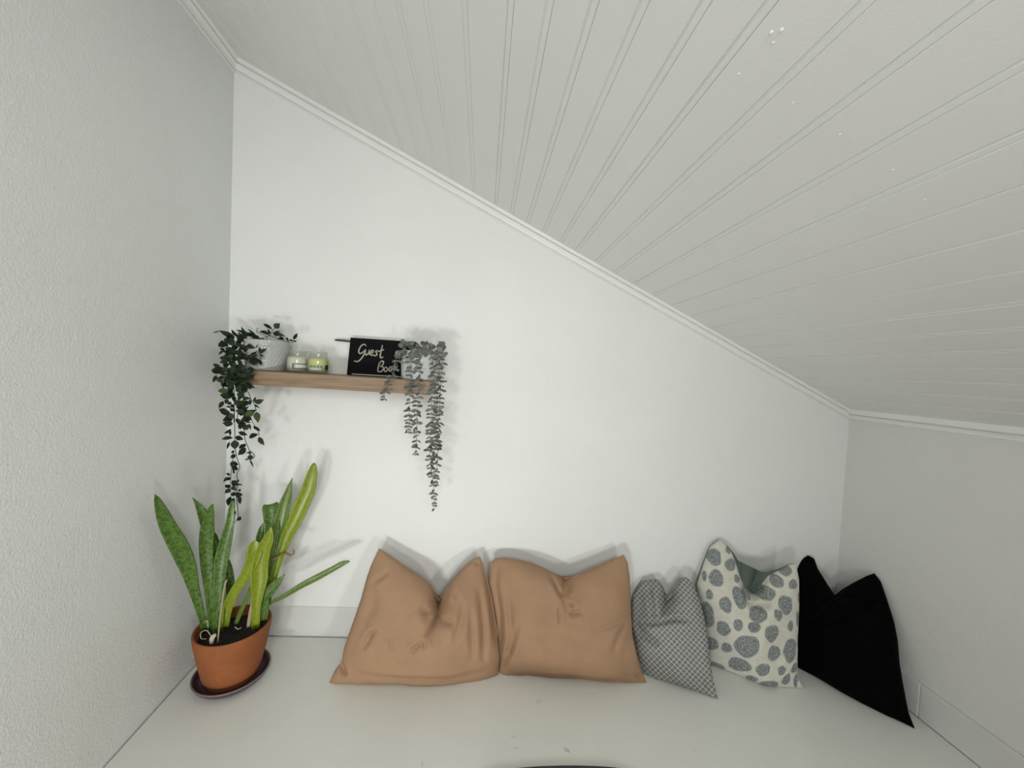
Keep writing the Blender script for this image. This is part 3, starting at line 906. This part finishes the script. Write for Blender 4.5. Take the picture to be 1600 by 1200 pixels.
# dry stalk, curled brown leaf, pale roots
def zz(pts, y0, y1, sc=2.856, ox=220, oy=700, n=24):
    Q = smooth_path([(x / sc + ox, y / sc + oy) for x, y in pts], n)
    return np.array([at(q[0], q[1], y0 + (y1 - y0) * k / (n - 1)) for k, q in enumerate(Q)]) - PB
obj('dry_stalk', tube('dry_stalk', zz([(343, 868), (352, 780), (363, 690), (376, 610), (384, 588)], -0.262, -0.235), np.linspace(0.0022, 0.0030, 24), [M_dry]), plant)
obj('dry_leaf', tube('dry_leaf', zz([(545, 545), (575, 505), (612, 485), (645, 470), (668, 478), (684, 468), (680, 452)], -0.17, -0.14), [0.0012 + 0.0022 * math.sin(3.1 * k / 23) for k in range(24)], [M_drybrown]), plant)
obj('root', tube('root', zz([(316, 872), (317, 858), (320, 845), (330, 836), (336, 833)], -0.272, -0.268), [0.0030 + 0.0036 * math.sin(2.6 * k / 23 + .4) for k in range(24)], [M_root], 10), plant)
obj('root', tube('root', zz([(320, 850), (295, 815), (268, 825), (270, 850), (292, 852)], -0.268, -0.262), 0.0010, [M_root]), plant)
obj('root', tube('root', zz([(300, 800), (297, 770), (288, 780)], -0.26, -0.25), 0.0011, [M_root]), plant)
obj('root', tube('root', zz([(420, 798), (432, 808), (448, 802)], -0.235, -0.23), 0.0010, [M_root]), plant)

# ------------------------------------------------------------------ shelf
SX0, SX1, SD = 0.088, 0.7425, 0.160
SZ = lambda x: 0.9736 - 0.0105 * (x - 0.1864)        # top of the shelf
STH = 0.0462
sh = [(SX0, -SD, SZ(SX0) - STH), (SX1, -SD, SZ(SX1) - STH), (SX1, 0, SZ(SX1) - STH), (SX0, 0, SZ(SX0) - STH),
      (SX0, -SD, SZ(SX0)), (SX1, -SD, SZ(SX1)), (SX1, 0, SZ(SX1)), (SX0, 0, SZ(SX0))]
so = obj('shelf', hexa('shelf', [(x - .415, y, z - .96) for x, y, z in sh], [M_oak], 0.002)); so.location = (.415, -0.0006, .96)
tag(so, 'short oak floating shelf on the back wall', 'shelf')
TILT = math.atan(0.0105)


def shelf_at(px, py, y):
    p = at(px, py, y); return np.array([p[0], y, SZ(p[0]) + 0.0006])


# ------------------------------------------------------------------ guest book
yb_, yt_ = -0.046, -0.026
bl = shelf_at(541.6, 585, yb_) + np.array([0, 0, 0.0012]); br_ = shelf_at(646, 594, yb_) + np.array([0, 0, 0.0012])
hgt = 0.1335
ex = (br_ - bl) / np.linalg.norm(br_ - bl)
up = np.array([0, 0, 1.0]) + np.array([0.0105, 0, 0.0]); up[1] = (yt_ - yb_) / hgt; up -= ex * (up @ ex); up /= np.linalg.norm(up)
fn = np.cross(ex, up);
if fn[1] > 0: fn = -fn
wd = np.linalg.norm(br_ - bl)
book = thing('guest_book', 'black guest book with gold handwritten lettering leaning on the shelf', 'book', tuple(bl))


def slab(name, x0, x1, z0, z1, d0_, d1_, mats, bev=0.0012):
    c = []
    for z in (z0, z1):
        for x, d in ((x0, d0_), (x1, d0_), (x1, d1_), (x0, d1_)):
            c.append(ex * x + up * z + fn * d)
    return obj(name, hexa(name, c, mats, bev), book)


slab('front_cover', 0, wd, 0, hgt, -0.004, 0, [M_sign])
slab('back_cover', 0, wd, 0, hgt, -0.020, -0.016, [M_sign])
slab('spine', 0, 0.004, 0.0, hgt, -0.0165, -0.0035, [M_sign], 0.0008)
slab('pages', 0.0045, wd - 0.003, 0.003, hgt - 0.003, -0.0158, -0.0042, [M_pages], 0.0004)
lip = slab('paper_strip', 0.018, wd - 0.02, 0.001, 0.0042, 0.0003, 0.0016, [M_pages], 0.0003)
# lettering as painted strokes on the cover
def on_cover(px, py):
    v = ray(px, py); n_ = fn; p0 = bl + fn * 0.0004
    t = ((p0 - CAM) @ n_) / (v @ n_); return CAM + t * v - bl
def stroke(pts, wpx=2.0, n=18):
    Q = smooth_path([(x / 7.273 + 500, y / 7.273 + 510) for x, y in pts], n)
    P = np.array([on_cover(*q) for q in Q]); v = []; f = []
    for k in range(n):
        tg = P[min(k + 1, n - 1)] - P[max(k - 1, 0)]; tg /= np.linalg.norm(tg) + 1e-12
        sd = np.cross(tg, fn); ww = wpx * 0.0022 * 0.5 * (0.75 + 0.3 * math.sin(3.0 * k / (n - 1)))
        v += [P[k] + sd * ww + fn * .0003, P[k] - sd * ww + fn * .0003]
    for k in range(n - 1): f.append((2 * k, 2 * k + 1, 2 * k + 3, 2 * k + 2))
    return v, f
strokes = {'word_guest': [[(522, 222), (505, 203), (478, 212), (452, 245), (440, 285), (452, 308), (480, 300), (518, 262)], [(518, 262), (500, 318), (470, 365), (430, 398), (386, 393)],
                    [(522, 265), (513, 300), (523, 325), (548, 308), (562, 265)], [(562, 265), (560, 300), (566, 325)], [(578, 308), (606, 292), (600, 270), (582, 280), (574, 308), (588, 330), (616, 320)],
                    [(658, 274), (634, 282), (642, 302), (648, 320), (630, 334), (610, 330)], [(710, 212), (698, 270), (684, 335), (694, 358), (718, 345)], [(658, 288), (728, 264)]],
           'word_book': [[(678, 408), (662, 465), (655, 512)], [(676, 420), (700, 394), (722, 402), (712, 436), (682, 456)], [(682, 456), (716, 460), (716, 492), (690, 514), (654, 512)],
                    [(748, 458), (730, 482), (736, 510), (756, 508), (768, 484), (750, 458)], [(802, 454), (784, 478), (790, 506), (810, 504), (822, 480), (804, 454)],
                    [(852, 415), (846, 470), (842, 512)], [(890, 452), (850, 480), (898, 512)]]}
for nm, ss in strokes.items():
    V, Fc = [], []
    for s_ in ss:
        v, f = stroke(s_, 2.1); i0 = len(V); V += v; Fc += [tuple(i + i0 for i in q) for q in f]
    o = obj(nm, mesh(nm, V, Fc, [M_ink], False), book); o['label'] = 'gold-white handwritten lettering'
p0 = at(522.5, 531.0, yt_ + 0.0105) - bl; p1 = p0 + ex * 0.13 - up * 0.004
pe = obj('pen', tube('pen', [p0, p0 + ex * 0.004, p0 + ex * 0.012, p1], [0.0012, 0.0026, 0.0034, 0.0034], [M_pen], 10), book)
pe['label'] = 'black pen tucked along the top edge'

# ------------------------------------------------------------------ candle jars
def jar(px, py, wpx, hpx, y, label, wax_mat, wax0, wax1, kind, gname):
    p = shelf_at(px, py, y); k = np.linalg.norm(p - CAM) / F * 0.93
    d = math.hypot(px - 800, py - 600); k = (y - CAM[1]) / ray(px, py)[1] / F
    R = wpx * k / 2; H = hpx * k
    t = thing('candle_jar', label, 'candle', tuple(p), gname)
    t.rotation_euler = (0, TILT, 0)
    pr = [(0, 0), (R * .86, 0), (R * .94, H * .02), (R, H * .10), (R, H * .52), (R * .96, H * .64), (R * .86, H * .76), (R * .84, H * .90), (R * .90, H * .95), (R * .92, H * .985), (R * .90, H),
          (R * .85, H * .985), (R * .79, H * .90), (R * .81, H * .76), (R * .91, H * .63), (R * .945, H * .52), (R * .945, H * .12), (R * .85, H * .06), (0, H * .06)]
    obj('glass', lathe('glass', pr, [M_glass], 40), t)
    a, b = wax0, wax1
    def rin(z): return np.interp(z, [.06, .12, .52, .63, .76, .90], [.85, .945, .945, .91, .81, .79]) * R * 0.992
    zs = np.linspace(a, b, 8)
    wp = [(0, H * a)] + [(rin(z), H * z) for z in zs] + [(0, H * b)]
    obj('wax', lathe('wax', wp, [wax_mat], 40), t)
    def patch(name, a0, a1, z0, z1, mat, rr):
        v = []; f = []; n = 14
        for i in range(n + 1):
            an = a0 + (a1 - a0) * i / n
            for z in (z0, z1): v.append((rr * R * math.cos(an), rr * R * math.sin(an), z * H))
        for i in range(n): f.append((2 * i, 2 * i + 2, 2 * i + 3, 2 * i + 1))
        return obj(name, mesh(name, v, f, [mat], True), t)
    ca = math.atan2(CAM[1] - p[1], CAM[0] - p[0])            # towards the viewer
    if kind == 0:
        patch('label', ca - .45, ca + .95, .17, .40, M_label_dark, 1.006)
        patch('label', ca - .33, ca + .95, .20, .37, M_label, 1.012)
        patch('label', ca - .26, ca - .21, .22, .35, M_label_dark, 1.016)
    else:
        patch('label', ca - 1.0, ca + .62, .13, .38, M_label_green, 1.006)
        patch('label', ca - .75, ca + .3, .16, .24, M_label, 1.012)
        patch('label', ca + .70, ca + 1.12, .18, .40, M_label_dark, 1.010)
        for q in range(5): patch('label', ca - .9 + q * .28, ca - .8 + q * .28, .28, .34, M_label_dark, 1.012)
    return t


jar(464.3, 581, 31, 33.5, -0.085, 'cream candle in a squat glass jar beside the white pot on the shelf', M_wax_cream, .075, .72, 0, 'candle jars on the shelf')
jar(496.5, 583.5, 31, 34, -0.085, 'pale yellow candle in a squat glass jar, right of the cream one', M_wax_yellow, .075, .68, 1, 'candle jars on the shelf')

# ------------------------------------------------------------------ leaf meshes shared by the trailing plants
def leaf_mesh(name, mat, prof, fold=0.18, droop=0.15, n=6):
    v = []; f = []
    for i in range(n + 1):
        t = i / n; wdt = np.interp(t, [p[0] for p in prof], [p[1] for p in prof]) * 0.5
        z = -droop * t * t
        v += [(-wdt, t, z + fold * wdt), (0, t, z), (wdt, t, z + fold * wdt)]
    for i in range(n):
        a = 3 * i
        f += [(a, a + 1, a + 4, a + 3), (a + 1, a + 2, a + 5, a + 4)]
    return mesh(name, v, f, [mat], True)


ovate = [(0, .06), (.12, .55), (.3, .95), (.48, 1.0), (.68, .78), (.86, .36), (1, .02)]
round_ = [(0, .12), (.15, .66), (.35, .95), (.58, 1.0), (.8, .82), (.93, .5), (1, .12)]
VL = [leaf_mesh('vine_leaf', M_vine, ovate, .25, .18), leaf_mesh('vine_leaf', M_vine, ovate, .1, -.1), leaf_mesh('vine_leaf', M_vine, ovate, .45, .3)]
VPALE = leaf_mesh('vine_leaf', M_vine_pale, ovate, .2, .12)
EL = [leaf_mesh('eucalyptus_leaf', M_euc, round_, .15, .12), leaf_mesh('eucalyptus_leaf', M_euc, round_, .3, -.12)]


def place_leaf(me, b, t, wid, roll, parent, org, name='leaf'):
    b = np.array(b); t = np.array(t); L = np.linalg.norm(t - b)
    ydir = (t - b) / L; vw = CAM - b; vw /= np.linalg.norm(vw)
    x = np.cross(ydir, vw)
    if np.linalg.norm(x) < 1e-3: x = np.array([1.0, 0, 0])
    x /= np.linalg.norm(x); z = np.cross(x, ydir)
    x2 = x * math.cos(roll) + z * math.sin(roll); z2 = np.cross(x2, ydir)
    o = obj(name, me, parent)
    c = b - org
    o.matrix_basis = Matrix(((x2[0] * wid, ydir[0] * L, z2[0] * L, c[0]), (x2[1] * wid, ydir[1] * L, z2[1] * L, c[1]), (x2[2] * wid, ydir[2] * L, z2[2] * L, c[2]), (0, 0, 0, 1)))
    return o


MPP = lambda px, py, y: ((y - CAM[1]) / ray(px, py)[1]) / F

# ------------------------------------------------------------------ trailing vine in the white pot
yv = -0.082
pc = shelf_at(415.5, 578, yv); kk = MPP(415, 556, yv)
vine = thing('trailing_vine', 'dark green trailing vine in a white embossed pot, left end of the shelf', 'potted plant', tuple(pc), None)
RT, RB, HH = 30.5 * kk, 26 * kk, 46.5 * kk
def scale_emboss(a, k, z):
    i = z / HH * 9; row = math.floor(i); fr = i - row
    s_ = (a * 15 / math.pi + (row % 2) * 0.5) % 1.0
    return 0.0018 * (1 - abs(s_ - 0.5) * 2) ** 0.6 * (1 - fr) ** 0.5 if 0.02 < z / HH < 0.97 else 0
outer = [(RB + (RT - RB) * (k / 60) ** 0.8, HH * (0.01 + 0.98 * k / 60)) for k in range(61)]
nout = len(outer)
pr = [(0, 0), (RB * .96, 0)] + outer + [(RT - .002, HH), (RT - .005, HH - .001), (RT - .006, HH * .8), (0, HH * .8)]
obj('pot', lathe('pot', pr, [M_white_pot], 150, fn=lambda a, k, z: scale_emboss(a, k, z) if 2 <= k < 2 + nout else 0), vine).rotation_euler = (0, TILT, 0)
so_ = obj('soil', lathe('soil', [(0, HH * .86), (RT * .5, HH * .87), (RT - .0065, HH * .84)], [M_soil], 32), vine); so_.rotation_euler = (0, TILT, 0)
v1 = lambda x, y: (x / 7.5 + 330, y / 7.5 + 500)
v2 = lambda x, y: (x / 6.67 + 330, y / 6.67 + 640)


def vdepth(px, py):                        # the sprays arch over the rim and hang in front of the shelf
    d = np.interp(py, [500, 530, 555, 575, 660, 750, 820], [-0.085, -0.11, -0.155, -0.185, -0.190, -0.14, -0.10])
    if px > 420 and py < 545: d = -0.085 - 0.02 * (py - 510) / 35
    if px > 400 and 540 < py < 575: d = min(d, -0.17)
    return d


def vstem(pts, mapf, r=0.0011, n=30):
    Q = smooth_path([mapf(*p) for p in pts], n)
    P = np.array([at(q[0], q[1], vdepth(*q) + 0.004) for q in Q]) - pc
    return obj('stem', tube('stem', P, r, [M_vine_stem], 5), vine)


vstem([(640, 250), (575, 235), (510, 350), (420, 470), (392, 600), (382, 800), (380, 1000), (378, 1200)], v1, .0014)
vstem([(600, 240), (450, 190), (330, 220), (270, 330), (255, 600), (270, 900), (265, 1200)], v1)
vstem([(590, 230), (420, 230), (330, 420), (330, 700), (320, 1000), (300, 1200)], v1)
vstem([(388, 790), (440, 860), (468, 930), (500, 975), (530, 1070)], v1)
vstem([(600, 215), (690, 185), (770, 215), (850, 240), (945, 268), (968, 235)], v1)
vstem([(680, 190), (715, 135), (748, 88)], v1, .0009)
vstem([(650, 240), (650, 190), (600, 170), (535, 140), (545, 95)], v1, .0009)
vstem([(520, 360), (560, 390), (580, 440), (582, 500)], v1, .0009)
vstem([(240, -20), (245, 150), (247, 300), (250, 400), (268, 500), (298, 600), (266, 680), (280, 760), (262, 870), (270, 960), (284, 1120)], v2)
vstem([(340, -20), (345, 150), (350, 300), (380, 380), (400, 425), (450, 470), (440, 505), (400, 528)], v2)
vstem([(400, 60), (430, 130), (480, 210), (502, 270)], v2, .0009)
vstem([(240, 420), (218, 560), (206, 690), (200, 780), (205, 880)], v2, .0009)
vstem([(285, 1120), (265, 1150), (232, 1196)], v2, .0008)
LV1 = [(280, 205, 95, 122, 58), (100, 128, 20, 146, 14), (200, 310, 115, 260, 55), (250, 345, 165, 330, 45), (150, 355, 82, 405, 26), (225, 445, 116, 440, 58), (112, 570, 28, 512, 52), (150, 615, -22, 575, 78),
       (62, 645, 25, 738, 38), (132, 730, 42, 662, 46), (250, 905, 98, 872, 76), (142, 950, 94, 1036, 46), (225, 1112, 98, 1028, 58), (255, 1145, 138, 1175, 70),
       (420, 195, 285, 95, 32), (485, 200, 318, 78, 36), (525, 185, 425, 108, 26), (565, 195, 395, 148, 42), (625, 250, 425, 160, 42), (660, 255, 560, 205, 22), (500, 235, 425, 305, 32), (475, 240, 460, 318, 22),
       (330, 200, 218, 108, 36), (400, 215, 300, 140, 34), (360, 250, 270, 150, 40),
       (685, 182, 548, 115, 42), (692, 172, 660, 105, 26), (716, 108, 598, 34, 36), (742, 96, 800, 38, 66), (720, 150, 862, 186, 42), (740, 152, 802, 130, 24), (775, 192, 722, 150, 26), (855, 218, 790, 200, 36),
       (962, 228, 1010, 150, 36), (880, 205, 908, 252, 22), (962, 242, 905, 234, 24), (1002, 240, 955, 252, 22), (830, 215, 770, 225, 20),
       (568, 395, 642, 330, 44), (575, 400, 606, 432, 22), (560, 375, 572, 318, 24), (560, 462, 585, 535, 40), (440, 490, 585, 465, 84), (432, 455, 540, 398, 46), (470, 420, 530, 372, 34), (505, 580, 405, 590, 66),
       (430, 690, 515, 640, 44), (400, 765, 492, 780, 60), (340, 775, 346, 690, 22), (380, 825, 258, 800, 60), (370, 925, 452, 915, 42), (508, 968, 612, 940, 62), (498, 960, 520, 900, 26), (455, 930, 456, 1000, 32),
       (508, 990, 556, 1026, 22), (385, 1120, 515, 1058, 72), (440, 950, 360, 1010, 56), (400, 1045, 434, 1015, 22), (390, 1075, 285, 1062, 54), (420, 1130, 480, 1170, 36), (300, 600, 200, 560, 66), (400, 560, 290, 540, 74),
       (280, 640, 180, 640, 70), (240, 700, 160, 690, 60), (350, 650, 300, 720, 60), (390, 900, 300, 860, 76), (330, 940, 280, 1000, 70), (250, 780, 175, 770, 60), (190, 560, 120, 600, 60)]
LV1_pale = [(205, 825, 68, 832, 60), (525, 1082, 552, 1198, 64), (470, 760, 400, 740, 44)]
LV2 = [(205, 62, 82, -2, 58), (225, 90, 128, 82, 60), (228, 150, 122, 138, 62), (302, 205, 308, 108, 48), (330, 205, 402, 158, 52), (348, 112, 410, 140, 26), (404, 152, 410, 216, 16), (438, 172, 512, 232, 32), (490, 258, 374, 292, 48),
       (496, 286, 546, 370, 46), (283, 236, 386, 262, 42), (250, 285, 346, 312, 48), (226, 296, 100, 300, 42), (190, 335, 164, 412, 22), (245, 318, 250, 412, 70), (360, 356, 290, 402, 48), (362, 400, 288, 470, 58), (205, 200, 138, 256, 34),
       (195, 215, 198, 272, 22), (240, 430, 205, 455, 24), (256, 470, 204, 502, 44), (225, 535, 214, 605, 36), (255, 575, 222, 645, 40), (272, 580, 240, 545, 34), (280, 610, 235, 625, 36), (250, 650, 222, 655, 26), (195, 690, 158, 658, 26),
       (185, 702, 122, 752, 30), (200, 702, 160, 748, 26), (198, 785, 138, 815, 50), (202, 825, 144, 868, 44), (214, 742, 280, 792, 56), (272, 780, 322, 785, 16), (215, 800, 258, 842, 40), (204, 880, 268, 885, 44), (256, 882, 318, 892, 56),
       (206, 905, 166, 1008, 48), (290, 895, 302, 986, 34), (222, 925, 245, 958, 24), (440, 490, 368, 502, 46), (400, 520, 338, 518, 14), (400, 525, 442, 600, 16), (272, 1128, 314, 1148, 44), (192, 1070, 184, 1140, 26), (252, 1095, 226, 1035, 22),
       (405, 470, 402, 450, 24), (420, 445, 365, 450, 18), (250, 740, 225, 800, 34), (290, 730, 255, 770, 24), (280, 850, 312, 830, 26)]
LV2_pale = [(470, 25, 490, 128, 58), (450, 30, 345, 60, 60)]
cnt = 0
def add_leaf(bx, by, tx, ty, wpx, mapf, mesh_, jit=0.012, sc=7.5):
    global cnt
    b, t = mapf(bx, by), mapf(tx, ty); y = vdepth(*b) + rnd.uniform(-jit, jit)
    yt = y + rnd.uniform(-0.012, 0.006)
    y = min(y, left_limit(*b) - .004); yt = min(yt, left_limit(*t) - .006)
    if b[1] > 572 and b[1] < 612 or t[1] > 572 and t[1] < 612: y = min(y, -0.170); yt = min(yt, -0.172)
    pb, pt = at(b[0], b[1], y), at(t[0], t[1], yt)
    place_leaf(mesh_, pb, pt, wpx / sc * MPP(b[0], b[1], y) * 1.06, rnd.uniform(-.45, .45), vine, pc); cnt += 1
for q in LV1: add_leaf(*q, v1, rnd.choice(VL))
for q in LV1_pale: add_leaf(*q, v1, VPALE)
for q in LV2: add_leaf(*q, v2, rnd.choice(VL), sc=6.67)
for q in LV2_pale: add_leaf(*q, v2, VPALE, sc=6.67)
for i in range(165):                       # the thick of the spray
    y = rnd.uniform(200, 1200) if i < 95 else rnd.uniform(170, 780); x = rnd.gauss(285, 72) if y < 760 else rnd.gauss(300, 62)
    x = min(max(x, 150), 430)
    an = rnd.gauss(math.pi * .5, 1.1); L = rnd.uniform(45, 100)
    sgn = 1 if x > 290 else -1
    add_leaf(x, y, x + sgn * abs(math.cos(an)) * L, y + abs(math.sin(an)) * L * .7, rnd.uniform(38, 74), v1, rnd.choice(VL), 0.02)

# ------------------------------------------------------------------ eucalyptus in the right-hand pot
ye = -0.0955
pe_ = shelf_at(655, 597, ye); ke = MPP(655, 575, ye)
euc = thing('trailing_eucalyptus', 'grey-green trailing eucalyptus in a pale pot at the right end of the shelf', 'potted plant', tuple(pe_))
R2, H2 = 28.5 * ke, 44 * ke
obj('pot', lathe('pot', [(0, 0), (R2 * .93, 0), (R2 * .97, H2 * .03), (R2, H2 * .5), (R2 * 1.0, H2 * .98), (R2 * .98, H2), (R2 * .92, H2 * .98), (R2 * .9, H2 * .8), (0, H2 * .8)], [M_grey_pot], 48), euc).rotation_euler = (0, TILT, 0)
obj('soil', lathe('soil', [(0, H2 * .86), (R2 * .5, H2 * .87), (R2 * .905, H2 * .84)], [M_soil], 32), euc).rotation_euler = (0, TILT, 0)
E1 = lambda x, y: (x / 8.571 + 580, y / 8.571 + 520)
E2 = lambda x, y: (x / 7.06 + 620, y / 7.06 + 640)


def edepth(px, py, off=0):
    return np.interp(py, [530, 548, 565, 590, 620, 820], [-0.09, -0.13, -0.162, -0.178, -0.180, -0.170]) + off


strands = [([E1(430, 200), E1(392, 330), E1(335, 430), E1(275, 590), E1(222, 690), E1(178, 820), E1(165, 905)], 0.0),
           ([E1(530, 200), E1(526, 330), E1(525, 600), E1(515, 850), E1(506, 1180), E2(132, 150), E2(130, 272)], 0.0),
           ([E1(640, 230), E1(640, 400), E1(640, 600), E1(630, 800), E1(620, 1000), E1(612, 1180), E2(222, 250), E2(214, 400), E2(206, 515)], -.004),
           ([E1(800, 260), E1(825, 380), E1(840, 600), E1(815, 850), E1(800, 1180), E2(375, 200), E2(362, 400), E2(372, 600), E2(400, 800), E2(410, 950), E2(420, 1050), E2(404, 1108)], 0.004),
           ([E1(880, 260), E1(908, 360), E1(905, 600), E1(882, 950), E2(440, 60), E2(420, 350), E2(400, 560), E2(405, 700)], -.008),
           ([E1(900, 240), E1(945, 350), E1(940, 600), E1(915, 1000), E2(468, 50), E2(455, 300), E2(442, 700), E2(430, 850)], 0.006)]
ecnt = 0
for si, (pts, off) in enumerate(strands):
    Q = smooth_path(pts, 60)
    dep = np.array([edepth(q[0], q[1], off) for q in Q])
    if si == 0: dep = np.minimum(dep, -0.172) * np.clip((Q[:, 1] - 545) / 12, 0, 1) + dep * (1 - np.clip((Q[:, 1] - 545) / 12, 0, 1))
    P = np.array([at(q[0], q[1], d) for q, d in zip(Q, dep)])
    obj('stem', tube('stem', P - pe_, 0.0008, [M_euc_stem], 5), euc)
    arc = np.r_[0, np.cumsum(np.hypot(*np.diff(Q, axis=0).T))]; s_ = 8.0; k = 0
    while s_ < arc[-1]:
        q = np.array([np.interp(s_, arc, Q[:, 0]), np.interp(s_, arc, Q[:, 1])]); d = np.interp(s_, arc, dep)
        b = at(q[0], q[1], d); fr = s_ / arc[-1]
        L = (rnd.uniform(0.75, 1.15) * (8.4 if fr < .8 else 8.4 - (fr - .8) * 18)) * ke
        base_an = rnd.uniform(-.35, .35) + (0 if k % 2 == 0 else 1.15)
        for sgn in (-1, 1):
            dr = np.array([sgn * math.cos(base_an), -abs(math.sin(base_an)) * (1 if sgn > 0 else .35) * .8, -rnd.uniform(.05, .55)])
            dr /= np.linalg.norm(dr)
            tip = b + dr * L
            place_leaf(rnd.choice(EL), b, tip, L * rnd.uniform(.55, .8), rnd.uniform(.5, 1.15) * rnd.choice((-1, 1)), euc, pe_); ecnt += 1
        s_ += rnd.uniform(5.6, 7.6) if fr < .85 else 5.0; k += 1
for i in range(72):                         # rounded leaves crowding the rim
    x = rnd.uniform(370, 1000); y = rnd.uniform(150, 330)
    if i < 8: x, y = [(390, 200), (520, 150), (735, 150), (895, 190), (965, 240), (1030, 270), (370, 280), (620, 190)][i]
    px, py = E1(x, y)
    d = rnd.uniform(-.150, -.050) if py < 546 else -.156 - rnd.uniform(0, .012)     # over the rim, or in front of it
    b = at(px, py, d); an = rnd.uniform(0, 2 * math.pi); L = rnd.uniform(6.5, 10) * ke
    dr = np.array([math.cos(an), -rnd.uniform(.0, .6), .75 * math.sin(an)]); dr /= np.linalg.norm(dr)
    place_leaf(rnd.choice(EL), b, b + dr * L, L * rnd.uniform(.75, .95), rnd.uniform(-.5, .5), euc, pe_); ecnt += 1
print('vine leaves', cnt, 'eucalyptus leaves', ecnt)
